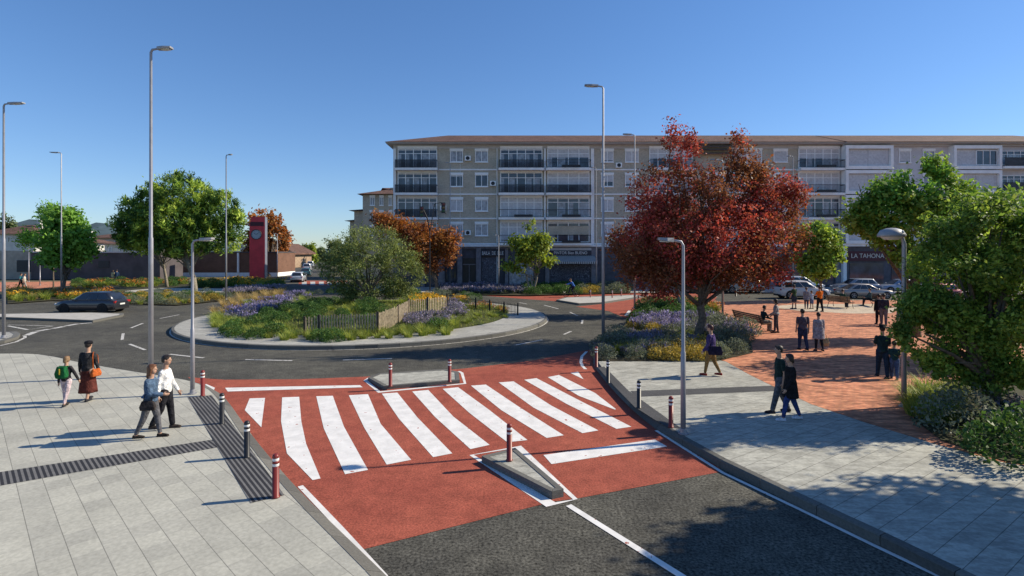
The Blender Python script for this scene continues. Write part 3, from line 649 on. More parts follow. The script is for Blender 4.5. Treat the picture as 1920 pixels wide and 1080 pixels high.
tree('oak_tree', 'dark green oak with low leafy boughs at the right edge', (12.9, 14.3, PZ),
     [(1800, 420, 60, 50), (1880, 430, 60, 60), (1790, 500, 75, 55), (1890, 530, 75, 70), (1760, 575, 60, 46), (1830, 610, 85, 60), (1900, 650, 75, 75), (1735, 625, 48, 50), (1715, 580, 26, 30), (1860, 610, 60, 50), (1790, 680, 60, 35), (1870, 700, 60, 36), (2000, 560, 90, 90), (1985, 440, 80, 60), (1700, 625, 22, 26)],
     14.2, 46000, .10, ['oak', 'oaklight'], .19, 'bark', .9, 30, .15, -.08, 2.6, 2.4, .55, fork=.5)
# a neighbour of that oak, just outside the picture: its shade lies across the pavement and the road
def wl(X, Y, Z, rx, rz, d): k = FPX / Y; return (960 + X * k, HOR - (Z - ZC) * k, rx * k, rz * k, Y - d)
tree('oak_tree', 'oak standing right of the picture whose shade crosses the pavement', (15.0, 8.2, PZ),
     [wl(14.6, 8.8, 5.4, 3.2, 1.5, 8.2), wl(12.3, 8.9, 4.8, 1.6, 1.1, 8.2), wl(17.5, 8.6, 5.2, 2.2, 1.6, 8.2), wl(14.0, 9.6, 6.2, 2.0, 1.3, 8.2), wl(14.8, 6.2, 5.2, 3.4, 1.7, 8.2), wl(11.8, 7.0, 4.6, 1.5, 1.0, 8.2), wl(11.7, 8.7, 4.6, 1.0, .8, 8.2)], 8.2, 42000, .22, 'oak', .19, 'bark', .95, 14, .30, -.7, 1.5, 2.0, .6, fork=.6)
tree('plaza_tree', 'dark green tree standing behind the oak at the right edge', (19.8, 21.8, PZ), [(1850, 415, 85, 55), (1790, 455, 55, 45), (1920, 470, 100, 75), (1850, 490, 80, 50), (1960, 410, 70, 60)], 21.8, 9000, .18, ['oak', 'oaklight'], .18, 'bark', .9, 22, .24, -.15, 1.6, 2.4, .6, fork=.5)
for i, (x, b_, top_, w_, dd, lm, lb) in enumerate([(575, 492, 462, 16, 210, 'far', 'small rounded tree at the end of the left street, by the gable wall'), (600, 492, 468, 14, 235, 'far', 'small dark tree at the end of the left street'), (585, 496, 458, 9, 190, 'lime', 'slim yellow-green tree at the end of the left street'),
        (628, 500, 452, 22, 160, 'far', 'bushy tree right of the cars in the left street'), (655, 508, 440, 26, 120, 'far', 'grey-green tree behind the olive tree'), (8, 470, 390, 12, 240, 'far', 'tall dark conifer above the tiled roofs'), (22, 470, 405, 9, 240, 'far', 'shorter dark conifer above the tiled roofs'), (-12, 470, 392, 14, 240, 'far', 'dark conifer cut by the left picture edge'), (555, 494, 470, 10, 230, 'far', 'small tree beside the gable house')]):
    ym = (b_ + top_) / 2
    tree('distant_tree', lb, at(x, HOR + 4500 / dd, dd), [(x, ym - 6, w_ * .7, (b_ - top_) * .35), (x, ym + 8, w_, (b_ - top_) * .26)], dd, 900, .9, lm, .2, 'bark', .9, 9, .7, -.3, .5, 2, .6, n_limb=8)
# ================================================================== BUILDINGS
YF = 66.5
B = {}
B['brick'] = bricks('tan_brick', (.58, .51, .395), (.48, .42, .325), (.43, .395, .33), .26, .075, .012, 0, True, gs=5, big=.15, bmp=.3)
B['plaster'] = mat('grey_plaster', (.57, .56, .575), .9, .08, 1.2)
B['white'] = mat('off_white_render', (.86, .85, .83), .85, .07, 1.5)
B['frame'] = mat('white_window_frame', (.88, .88, .87), .5, .05, 3)
B['blind'] = bricks('roller_blind_slats', (.66, .66, .67), (.62, .62, .63), (.46, .46, .47), 20, .07, .012, 0, True, big=.1, bmp=.3, gs=4)
B['glass'] = glass('window_glass', (.045, .055, .075))
B['curtain'] = mat('curtained_glass', (.32, .33, .36), .25, .35, 2.2, spec=.6)
B['rail'] = mat('dark_railing', (.022, .024, .028), .5, .2, 4)
B['railglass'] = mat('smoked_panel', (.10, .11, .13), .3, .2, 3)
B['tile'] = bricks('roof_tiles', (.22, .12, .085), (.15, .08, .06), (.08, .05, .04), .22, .40, .04, 0, gs=3, grain=.25, big=.3, bmp=.8)
B['soffit'] = mat('soffit_grey', (.52, .50, .49), .9, .06, 2)
B['dark'] = mat('dark_shopfront', (.08, .078, .095), .6, .25, 2)
B['dark2'] = mat('dark_stone', (.20, .19, .21), .7, .2, 2)
B['shutter'] = bricks('steel_shutter', (.085, .085, .10), (.075, .075, .09), (.04, .04, .05), 20, .10, .02, 0, True, bmp=.5, gs=3)
B['maroon'] = mat('maroon_board', (.075, .018, .026), .6, .12, 2)
B['letter'] = mat('pale_letters', (.75, .73, .70), .7, .05, 3)
m, t, b = new_mat('graffiti_shutter'); v = rotvec(t, 0, True)
nz = nd(t, 'ShaderNodeTexNoise', Scale=.9, Detail=2.0, Distortion=2.2); t.links.new(v, nz.inputs['Vector'])
ml = nd(t, 'ShaderNodeMath', operation='PINGPONG'); ml.inputs[1].default_value = .06; t.links.new(nz.outputs[0], ml.inputs[0])
mr = nd(t, 'ShaderNodeMapRange'); mr.inputs[1].default_value = .040; mr.inputs[2].default_value = .052; t.links.new(ml.outputs[0], mr.inputs[0])
t.links.new(mix(t, mr.outputs[0], (.035, .035, .055), (.17, .19, .24)), b.inputs['Base Color']); B['graffiti'] = m
m, t, b = new_mat('striped_canvas'); v = rotvec(t, R(0), True); sp = t.nodes.new('ShaderNodeSeparateXYZ'); t.links.new(v, sp.inputs[0])
pp = nd(t, 'ShaderNodeMath', operation='PINGPONG'); pp.inputs[1].default_value = .13; t.links.new(sp.outputs[0], pp.inputs[0])
gt = nd(t, 'ShaderNodeMath', operation='GREATER_THAN'); gt.inputs[1].default_value = .065; t.links.new(pp.outputs[0], gt.inputs[0])
t.links.new(mix(t, gt.outputs[0], (.10, .11, .12), (.50, .50, .48)), b.inputs['Base Color']); B['stripe'] = m

def text(name, s_, size, p, mt, parent=None, ext=.02, wide=1.0):
    cu = bpy.data.curves.new(name, 'FONT'); cu.body = s_; cu.size = size; cu.align_x = 'CENTER'; cu.align_y = 'CENTER'; cu.extrude = ext
    o = bpy.data.objects.new(name, cu); COL.objects.link(o); bpy.context.view_layer.update()
    me = bpy.data.meshes.new_from_object(o.evaluated_get(bpy.context.evaluated_depsgraph_get())); bpy.data.objects.remove(o)
    me.transform(Matrix.Translation(p) @ Matrix.Rotation(R(90), 4, 'X') @ Matrix.Diagonal((wide, 1, 1, 1))); me.materials.clear(); me.materials.append(mt)
    return link(name, me, parent)

class Facade:
    """builds in metres behind a facade plane y = yf; pixel columns and rows give the wall coordinates"""
    def __init__(s, root, yf): s.r = root; s.y = yf; s.o = Vector(root.location)
    def X(s, x): return (x - 960) * s.y / FPX - s.o.x
    def Z(s, y): return ZC + (HOR - y) * s.y / FPX - s.o.z
    def Y(s, out): return s.y - out - s.o.y
    def bx(s, m, x0, x1, y0, y1, o0, o1): m.b2(s.X(x0), s.X(x1), s.Y(o0), s.Y(o1), s.Z(y1), s.Z(y0))
    def part(s, name, mt, x0, x1, y0, y1, o0, o1, parent=None):
        m = MB().mat(mt); s.bx(m, x0, x1, y0, y1, o0, o1); return m.build(name, None, parent or s.r)
    def window(s, x0, x1, y0, y1, n=2, blind=0.0, out=.0, fw=1.3, name='window', curtain=None, header=True, pane=None):
        """frame with mullions, its panes set back in it, a roller blind drawn down by the share given"""
        m = MB().mat(B['frame']); s.bx(m, x0, x0 + fw, y0, y1, out - .02, out + .10); s.bx(m, x1 - fw, x1, y0, y1, out - .02, out + .10)
        s.bx(m, x0 + fw, x1 - fw, y0, y0 + fw * .8, out - .02, out + .10); s.bx(m, x0 + fw, x1 - fw, y1 - fw, y1, out - .02, out + .10)
        for k in range(1, n):
            xm = x0 + (x1 - x0) * k / n; s.bx(m, xm - fw * .45, xm + fw * .45, y0 + fw * .8, y1 - fw, out - .02, out + .085)
        if 'balcony' in name: ty = y0 + (y1 - y0) * .24; s.bx(m, x0 + fw, x1 - fw, ty, ty + fw * .7, out - .02, out + .075)
        if header: s.bx(m, x0 - .8, x1 + .8, y0 - 4.2, y0 - .03, out - .02, out + .14); s.bx(m, x0 - .8, x1 + .8, y1 + .03, y1 + 1.4, out - .02, out + .16)
        f = m.build(name, None, s.r)
        s.part('pane', pane or B['curtain' if (random.random() < .55 if curtain is None else curtain) else 'glass'], x0 + fw * .5, x1 - fw * .5, y0 + .5, y1 - .5, out - .015, out + .03, f)
        if 'balcony' in name:
            for k in range(n):
                if random.random() < .55: a = x0 + (x1 - x0) * k / n; s.part('curtain', B['curtain'], a + fw, a + (x1 - x0) / n * random.choice((.5, .75, .96)) - fw * .4, y0 + (y1 - y0) * .29, y1 - fw, out + .031, out + .045, f)
        if blind: s.part('roller_blind', B['blind'], x0 + fw, x1 - fw, y0 + fw * .8, y0 + fw + (y1 - y0 - 2 * fw) * blind, out + .031, out + .06, f)
        return f
    def balcony(s, x0, x1, ys, yr, kind='dark', depth=1.15, planter=None):
        """slab with a railing of bars; ys = slab top row, yr = handrail row"""
        m = MB().mat(B['white']); s.bx(m, x0 - 1, x1 + 1, ys, ys + 4.2, 0, depth); o = m.build('balcony', None, s.r)
        m = MB().mat(B['rail']); d = depth - .06
        s.bx(m, x0, x1, yr, yr + .9, d - .04, d + .03); s.bx(m, x0, x1, ys - 1.6, ys - .9, d - .03, d + .02)
        for sd in (x0, x1 - .6): s.bx(m, sd, sd + .6, yr, yr + .9, .05, d - .045)
        nb = int((x1 - x0) / (.95 if kind == 'dark' else 1.9))
        for k in range(nb + 1):
            x = x0 + (x1 - x0 - .45) * k / nb; s.bx(m, x, x + (.62 if kind == 'dark' else .22), yr + .92, ys, d - .02, d + .01)
        m.build('railing', None, o)
        if kind == 'panel': s.part('panel', B['railglass'], x0 + .5, x1 - .5, yr + 1, ys - 1.7, d - .06, d - .025, o)
        if planter: s.part('planter_box', B['rail'], planter[0], planter[1], ys - 5, ys - 1, d + .04, d + .26, o)
        return o

ab = empty('apartment_block', (0, YF, 0), 0, 'long five-storey tan brick apartment block with stacked balconies and shops below', 'building')
F = Facade(ab, YF)
m = MB().mat(B['brick']); m.b2(F.X(738), F.X(1577), 0, 11.5, 0, F.Z(279)); m.build('wall', None, ab)
m = MB().mat(B['soffit']); F.bx(m, 738, 1577, 271.9, 278.9, -.2, .06); m.b2(F.X(727), F.X(1577), -1.1, 12.4, F.Z(271.8), F.Z(270.0)); m.build('eaves', None, ab)
def hip(name, x0, x1, y0, y1, ze, zr, parent, mt, hl=True, hr=True):
    m = MB().mat(mt); yc = (y0 + y1) / 2; d = (y1 - y0) / 2
    a, b_, c, d_ = (x0, y0, ze), (x1, y0, ze), (x1, y1, ze), (x0, y1, ze); r0 = (x0 + (d if hl else 0), yc, zr); r1 = (x1 - (d if hr else 0), yc, zr)
    m.poly([a, b_, r1, r0]); m.poly([c, d_, r0, r1]); m.poly([b_, c, r1]); m.poly([d_, a, r0])
    m.poly([(x0, y0, ze - .02), (x0, y1, ze - .02), (x1, y1, ze - .02), (x1, y0, ze - .02)]); return m.build(name, None, parent)
ze = F.Z(269.9) + .03
hip('roof', F.X(726), F.X(1577), -1.25, 12.5, ze, ze + 2.25, ab, B['tile'], True, False)
FL = [(283, 303, 317), (328, 349, 363), (374, 395, 408.5), (420, 441, 456)]          # window head, sill, slab of each storey
m = MB().mat(B['white'])
for w0, w1, sl_ in FL: F.bx(m, 823, 931, sl_, sl_ + 2.6, 0, .10); F.bx(m, 1114.5, 1212, sl_, sl_ + 2.6, 0, .10); F.bx(m, 1436, 1492, sl_, sl_ + 2.6, 0, .10)
for x in (738, 1107.5): F.bx(m, x, x + 5, 279, 460, 0, .22)
F.bx(m, 1020, 1023, 279, 460, 0, .3)
F.bx(m, 738, 1577, 459, 462.5, 0, .5); m.build('string_course', None, ab)
for x in (932, 1113, 863.0):
    m = MB().mat(B['white']); m.tube([(F.X(x), F.Y(.12), F.Z(279)), (F.X(x), F.Y(.12), .1)], .055 if x != 863.0 else .02, 8); m.build('downpipe', None, ab)
BLK = {(0, 0): .8, (0, 2): 0, (2, 0): 1.0}
for i, (w0, w1, sl_) in enumerate(FL):
    for j, (x0, x1) in enumerate([(844, 868), (891, 915)]):
        F.window(x0, x1, w0, w1 + 1, 2, .95 if (i, j) in ((2, 0),) else (.1 if random.random() < .5 else 0), curtain=(i != 1))
    for j, (x0, x1) in enumerate([(1127, 1150), (1172, 1197)]): F.window(x0, x1, w0, w1 + 1, 2, [.9, .6, .95, .8][(i + j * 2) % 4])
    F.window(1450, 1476, w0, w1 + 1, 1, .97)
    for k, (x0, x1) in enumerate([(744, 822), (936, 1019), (1024, 1107), (1215, 1300), (1494, 1575)]):
        if i == 3 and k == 0: rk = 'panel'
        clear = (k >= 2 or i >= 2) and not (k == 2 and i == 1) and not (k == 0)
        wn = F.window(x0 + 2, x1 - 2, w0 - 4, sl_ - 1.5, 5 if k != 2 else 4, {(0, 2): .45, (1, 2): .6, (2, 1): .97, (3, 1): .9, (0, 4): .5, (1, 4): .95, (1, 1): .0, (0, 3): .5, (1, 3): .8}.get((i, k), .06), .05, 1.6, 'balcony_window', curtain=False, header=False)
        m = MB().mat(B['frame']); F.bx(m, x0 + 2, x1 - 2, w0 - 9, w0 - 4.2, 0, .22); m.build('shutter_box', None, wn)
        if k == 2 and i == 3: F.part('terrace_wall', B['brick'], x0 + 3, x1 - 3, 424, 440, .12, .2)
        F.balcony(x0, x1 - 1, sl_, sl_ - 15, 'clear' if clear else 'dark', planter=(x0 + 28, x0 + 62) if clear and k in (1, 2, 4) else None)
# awnings rolled out over the attic bay behind the red tree
for y0 in (273, 279, 286):
    m = MB().mat(B['dark']); p = [(F.X(1302), F.Y(.1), F.Z(y0)), (F.X(1372), F.Y(.1), F.Z(y0)), (F.X(1372), F.Y(1.0), F.Z(y0 + 4)), (F.X(1302), F.Y(1.0), F.Z(y0 + 4))]
    m.rings([p, [(q[0], q[1], q[2] - .05) for q in p]]); m.build('sun_awning', None, ab)
F.window(1372, 1428, 282, 316, 2, .95, .0, 1.4)
for i in (1, 2, 3): F.window(1320, 1420, FL[i][0], FL[i][2] - 2, 4, .5, .0, 1.6, 'balcony_window')
# ground floor: shopfronts, entrance, signs
m = MB().mat(B['dark2'])
F.bx(m, 738, 1577, 462.6, 466, 0, .30)
for x0, x1 in [(738, 748), (790, 797), (822, 834), (858, 867), (893, 902), (947, 953), (1022, 1030), (1108, 1120), (1215, 1225), (1330, 1340), (1440, 1450), (1565, 1577)]: F.bx(m, x0, x1, 466, 541, 0, .30)
m.build('pillar', None, ab)
F.part('shop_wall', B['dark'], 748, 1565, 466, 541, .01, .05)
dr = F.part('entrance_door', mat('dark_door', (.03, .028, .028), .4, .2, 3), 868, 892, 484, 541, .06, .12); m = MB().mat(B['dark2']); F.bx(m, 868, 892, 495, 496.5, .121, .16); F.bx(m, 879.5, 880.5, 496.5, 541, .121, .15); m.build('frame', None, dr)
sb = F.part('sign_board', mat('navy_board', (.028, .028, .045), .5, .15, 2), 903, 946, 467, 480, .06, .34); text('lettering', 'BAILA  DE  ELLE', .62, (F.X(924), F.Y(.36), F.Z(475)), B['letter'], sb, wide=.62)
F.part('roller_shutter', B['graffiti'], 904, 932, 484, 541, .06, .14); F.part('roller_shutter', B['shutter'], 934, 946, 484, 541, .06, .14)
F.part('shop_window', B['curtain'], 955, 1000, 494, 536, .06, .12); F.part('roller_shutter', B['shutter'], 1002, 1021, 486, 541, .06, .14)
sb = F.part('sign_board', B['soffit'], 1031, 1108, 465, 477, .06, .40); 
sb = F.part('sign_board', mat('navy_board_wide', (.03, .032, .045), .5, .15, 2), 1031, 1108, 469.5, 478.5, .41, .48); text('lettering', 'PINTOR Bien BUENO', .52, (F.X(1069), F.Y(.50), F.Z(474.3)), B['letter'], sb, wide=.86)
m = MB().mat(B['stripe']); m.rings([[(F.X(1033), F.Y(.4), F.Z(479)), (F.X(1113), F.Y(.4), F.Z(479)), (F.X(1116), F.Y(2.0), F.Z(490)), (F.X(1036), F.Y(2.0), F.Z(490))], [(F.X(1033), F.Y(.4), F.Z(479.8)), (F.X(1113), F.Y(.4), F.Z(479.8)), (F.X(1116), F.Y(2.0), F.Z(494)), (F.X(1036), F.Y(2.0), F.Z(494))]]); m.build('striped_awning', None, ab)
F.part('roller_shutter', B['graffiti'], 1031, 1107, 482, 541, .06, .14)
for x0, x1 in [(1226, 1329), (1341, 1439), (1451, 1564)]: F.part('shop_window', B['glass'], x0 + 3, x1 - 3, 484, 536, .06, .12)
for x0, x1 in [(749, 789), (798, 821), (835, 857)]: F.part('shop_window', B['glass'], x0 + 2, x1 - 2, 486, 536, .06, .12)

def ac_unit(H, x, y):
    m = MB().mat(B['frame']); H.bx(m, x, x + 11, y, y + 9, .02, .42); o = m.build('air_conditioner', None, H.r); c = ((H.X(x + 5.5)), H.Y(.43), H.Z(y + 4.5))
    m = MB().mat(B['rail']); m.rings([[(c[0] + .24 * math.cos(k * math.pi / 8), c[1] + d_, c[2] + .24 * math.sin(k * math.pi / 8)) for k in range(16)] for d_ in (0, .012)]); m.build('fan_grille', None, o)
for x, y in [(872, 293), (919, 340), (872, 432), (1154, 306), (1200, 385), (1156, 437), (1478, 340), (826, 386)]: ac_unit(F, x, y)
# the grey block joined on at the right
gb = empty('apartment_block', (0, YF - .4, 0), 0, 'grey rendered apartment block with boxed shuttered bays behind the green trees', 'building')
G = Facade(gb, YF - .4); X = 1577.5
m = MB().mat(B['plaster']); m.b2(G.X(X + .3), G.X(2080), 0, 11.5, 0, G.Z(275)); m.build('wall', None, gb)
m = MB().mat(B['soffit']); m.b2(G.X(X), G.X(2082), -1.0, 12.4, G.Z(271.4), G.Z(269.6)); G.bx(m, X + 1, 2080, 271.5, 275, 0, .35); m.build('eaves', None, gb)
hip('roof', G.X(X), G.X(2083), -1.2, 12.5, G.Z(269.5) + .03, G.Z(269.5) + 2.25, gb, B['tile'], False, True)
def bay(x0, x1, y0, y1, nb=2, dk=None):
    m = MB().mat(B['white']); G.bx(m, x0 - 5, x0 - .05, y0 - 6, y1 + 6, 0, .9); G.bx(m, x1 + .05, x1 + 5, y0 - 6, y1 + 6, 0, .9); G.bx(m, x0, x1, y0 - 6, y0 - .05, 0, .9); G.bx(m, x0, x1, y1 + .05, y1 + 6, 0, .9)
    o = m.build('bay', None, gb)
    for k in range(nb):
        a = x0 + (x1 - x0) * k / nb; G.part('roller_blind', B['blind'], a + .3, a + (x1 - x0) / nb - .3, y0 + .5, y1 - .5, .3, .55, o)
    if dk: G.window(dk[0], dk[1], y0 + 3, y1 - 2, 3, 0, .56, 1.0, 'bay_window', False, False)
for k, (y0, y1) in enumerate([(281, 313), (327, 359), (373, 405), (419, 451)]):
    bay(1583, 1661, y0, y1); bay(1783, 1862, y0, y1, 2, (1822, 1861) if k == 0 else None)
    G.window(1685, 1707, y0 + 2, y0 + 24, 1, .9); G.window(1730, 1752, y0 + 2, y0 + 24, 2, 0)
    G.window(1875, 1925, y0 + 2, y1 - 4, 4, 0, .0, 1.5, 'balcony_window', False, False); G.balcony(1869, 1932, y1 + 1, y1 - 15, 'panel'); G.window(1950, 1990, y0, y0 + 24, 2, .4)
m = MB().mat(B['stripe']); m.rings([[(G.X(1873), G.Y(.05), G.Z(368)), (G.X(1932), G.Y(.05), G.Z(368)), (G.X(1936), G.Y(1.3), G.Z(383)), (G.X(1878), G.Y(1.3), G.Z(383))], [(G.X(1873), G.Y(.05), G.Z(368.7)), (G.X(1932), G.Y(.05), G.Z(368.7)), (G.X(1936), G.Y(1.3), G.Z(384)), (G.X(1878), G.Y(1.3), G.Z(384))]]); m.build('sun_awning', None, gb)
m = MB().mat(B['white']); G.bx(m, 1579, 2078, 457, 462, 0, .6); G.bx(m, 1577.6, 1584, 462.1, 541, 0, .4); m.build('string_course', None, gb)
G.part('shop_wall', B['dark'], 1585, 2076, 462.2, 541, .01, .10)
sb = G.part('sign_board', B['maroon'], 1587, 1660, 471, 489, .11, .35); text('lettering', 'LA TAHONA', .78, (G.X(1623), G.Y(.37), G.Z(480)), mat('cream_letters', (.62, .58, .50), .6, .05, 3), sb, wide=.92)
G.part('shop_window', B['glass'], 1592, 1655, 493, 536, .11, .16)
for x0 in (1670, 1740, 1810, 1880): G.part('shop_window', B['glass'], x0, x0 + 60, 480, 536, .11, .16)

# the stepped brick house left of the block
sh = empty('stepped_building', (-24, 88, 0), 0, 'stepped brown brick house with tiled roofs and a chimney left of the long block', 'building'); H2 = Facade(sh, 88)
for nm, x0, x1, y0, dp in [('wall', 680, 760, 365, 0), ('lower_wall', 662, 679.8, 395, .6), ('lowest_wall', 652, 661.8, 414, 1.2)]:
    m = MB().mat(B['brick']); m.b2(H2.X(x0), H2.X(x1), dp, 10, 0, H2.Z(y0)); m.build(nm, None, sh)
    x1r = x1 + (0 if nm == 'wall' else 1); ov = .7
    rf = hip('roof', H2.X(x0) - ov, H2.X(x1) + (0 if nm != 'wall' else ov), dp - .8, 10.6, H2.Z(y0) + .05, H2.Z(y0) + (1.7 if nm == 'wall' else 1.0), sh, B['tile'], True, nm == 'wall')
    if nm == 'wall': m = MB().mat(B['brick']); m.b2(H2.X(725), H2.X(731), 3, 3.9, H2.Z(362), H2.Z(350)); m.b2(H2.X(724.4), H2.X(731.6), 2.9, 4.0, H2.Z(350) + .003, H2.Z(348)); m.build('chimney', None, rf)
for x0, x1 in [(694, 703), (712, 719), (729, 735)]:
    for y0 in (370, 398, 426): H2.window(x0, x1, y0, y0 + 15, 2, .0, .0, .9)

# low walls and buildings at the far left
lw = empty('low_building', (-70, 86, 0), 0, 'long low dark-walled building with flat pale coping at the far left', 'building'); W = Facade(lw, 86)
dk = mat('dark_render', (.085, .072, .075), .9, .2, .6)
W.part('wall', dk, 58, 300, 474, 524, -6, 0); W.part('coping', B['soffit'], 57, 301, 471.5, 473.9, -6.2, .15); W.part('gate', B['rail'], 185, 205, 489, 502, .01, .08)
W.part('side_wall', mat('pale_side_wall', (.34, .31, .26), .9, .15, 1), -60, 57.8, 470, 524, -6, -.4); W.part('garage_opening', B['rail'], 28, 56, 488, 510, -.39, -.3)  # dark panel on the side wall: shade of the open garage put in as colour
bw = empty('low_building', (-55, 97, 0), 0, 'flat brown-red boundary building behind the stone pine, with a pale base', 'building'); W = Facade(bw, 97)
W.part('wall', bricks('brown_wall', (.20, .105, .07), (.17, .09, .06), (.13, .08, .06), .5, .2, .01, 0, True, big=.2), 302, 520, 474, 511, -8, 0); W.part('base', B['white'], 302, 520, 511.2, 519, -8, .1); W.part('coping', dk, 301, 521, 471.8, 473.8, -8.2, .2)
for x in (446,): W.part('pillar', B['white'], x, x + 3, 474, 511, .01, .3)
wallc = mat('cream_wall', (.50, .44, .32), .9, .1, .5); wallw = mat('white_wall', (.60, .58, .54), .9, .1, .5)
def house(lb, x0, x1, ye, yr, d, wm, wins=2, rows=1):
    o = empty('tiled_house', ((x0 + x1) / 2 * d / FPX - .96 * d, d, 0), 0, lb, 'house'); H = Facade(o, d)
    m = MB().mat(wm); m.b2(H.X(x0), H.X(x1), 0, 12, 0, H.Z(ye)); m.build('wall', None, o)
    rf = hip('roof', H.X(x0) - 1, H.X(x1) + 1, -1, 13, H.Z(ye) + .03, ZC + (HOR - yr) * (d + 6) / FPX, o, B['tile'])
    m = MB().mat(wallw); xc = H.X(x0 + (x1 - x0) * .7); m.b2(xc, xc + .9, 5, 5.9, H.Z(ye), H.Z(yr) + 1.6); m.build('chimney', None, rf)
    for k in range(wins):
        a = x0 + (x1 - x0) * (k + .5) / wins
        for r_ in range(rows): H.window(a - 3, a + 3, ye + 5 + r_ * 16, ye + 14 + r_ * 16, 2, 0, 0, .7, header=False)
house('white house with a broad orange tiled roof at the far left', -30, 66, 439, 422, 140, wallw, 5)
house('cream house with a tiled roof right of the young green tree', 160, 226, 446, 437, 165, wallc, 4)
house('small tiled house whose roof shows above the white house', 34, 92, 430, 419, 185, wallc, 3)
house('white house with a low tiled roof behind the cream house', 196, 280, 458, 449, 150, wallw, 4)
house('pale house with a low tiled roof left of the cream house', 96, 158, 455, 443, 150, wallw, 3)
o = empty('gable_house', (-62, 150, 0), 0, 'stone gable house with a dark doorway at the left street', 'house'); H = Facade(o, 150)
m = MB().mat(bricks('stone_wall', (.42, .30, .20), (.33, .23, .16), (.3, .24, .18), .6, .3, .02, 0, True)); xs = (H.X(500), H.X(549)); hz = (H.Z(462), H.Z(478))
m.rings([[(xs[0], 0, 0), (xs[1], 0, 0), (xs[1], 0, hz[1]), (xs[0] + 4, 0, hz[0])], [(xs[0], 14, 0), (xs[1], 14, 0), (xs[1], 14, hz[1]), (xs[0] + 4, 14, hz[0])]]); m.build('wall', None, o)
m = MB().mat(B['tile']); m.rings([[(xs[0] + 3, -1, hz[0] + .5), (xs[1] + 1, -1, hz[1] + .1), (xs[1] + 1, 15, hz[1] + .1), (xs[0] + 3, 15, hz[0] + .5)], [(xs[0] + 3, -1, hz[0] + .9), (xs[1] + 1, -1, hz[1] + .5), (xs[1] + 1, 15, hz[1] + .5), (xs[0] + 3, 15, hz[0] + .9)]]); m.build('roof', None, o)
H.part('door', B['rail'], 529, 538, 484, 502, .01, .1)

# clock tower
ck = empty('clock_tower', at(484, HOR + 4500 / 92, 92), R(10), 'tall red clock tower with a round grey dial in front of the orange tree', 'clock tower')
m = MB().mat(mat('red_cladding', (.68, .05, .06), .5, .12, .8)); w2, hh = 1.2, 10.5
m.rings([[(-w2, -.7, 0), (w2, -.7, 0), (w2, -.7, hh), (-w2 + .35, -.7, hh), (-w2, -.7, hh - 1.2)], [(-w2, .7, 0), (w2, .7, 0), (w2, .7, hh), (-w2 + .35, .7, hh), (-w2, .7, hh - 1.2)]]); m.build('body', None, ck)
m = MB().mat(mat('steel_edge', (.16, .17, .21), .4, .1, 2)); m.b2(w2 + .003, w2 + .10, -.66, .72, 0, hh); m.build('side_panel', None, ck)
m = MB().mat(B['maroon']); m.b2(-w2 + .12, w2 - .1, -.74, -.703, 8.9, 9.6); m.build('vent_panel', None, ck)
c = (-.1, -.76, 7.45); m = MB().mat(mat('dial', (.42, .45, .46), .5, .05, 2)); m.rings([[(c[0] + r_ * math.cos(a), y_, c[2] + r_ * math.sin(a)) for a in [k * math.pi / 16 for k in range(32)]] for r_, y_ in ((.78, -.703), (.78, -.76))]); df = m.build('clock_face', None, ck)
m = MB().mat(B['rail']); m.ring((c[0], c[1], c[2]), .82, .06, 32, 6, 'y')
for k in range(12): a = k * math.pi / 6; m.box((c[0] + .64 * math.cos(a), c[1] - .01, c[2] + .64 * math.sin(a)), (.14, .02, .04), ry=-a)
m.build('dial_ring', None, df)
for ln, a in ((.42, R(150)), (.56, R(35))): m = MB().mat(B['rail']); m.box((c[0] + ln / 2 * math.cos(a), c[1] - .025, c[2] + ln / 2 * math.sin(a)), (ln, .02, .06), ry=-a); m.build('clock_hand', None, df)
# ================================================================== STREET FURNITURE
V = {}
V['steel'] = mat('galvanised_steel', (.30, .30, .325), .42, .08, 3, .35, obj=True)
V['head'] = mat('lamp_grey', (.30, .30, .31), .5, .1, 3, .2, obj=True)
V['lens'] = mat('lamp_lens', (.55, .55, .52), .3, .05, 3, obj=True)
V['black'] = mat('black_enamel', (.018, .019, .022), .4, .2, 5, obj=True)
V['redp'] = mat('red_enamel', (.19, .026, .022), .4, .12, 5, obj=True)
V['band'] = mat('reflective_band', (.72, .72, .70), .35, .05, 9, obj=True)
V['wood'] = mat('weathered_wood', (.37, .295, .20), .85, .3, 7, bmp=.4)
V['bwood'] = mat('bench_wood', (.16, .085, .045), .6, .3, 8)
V['dwood'] = mat('dark_post', (.045, .036, .028), .8, .3, 6)

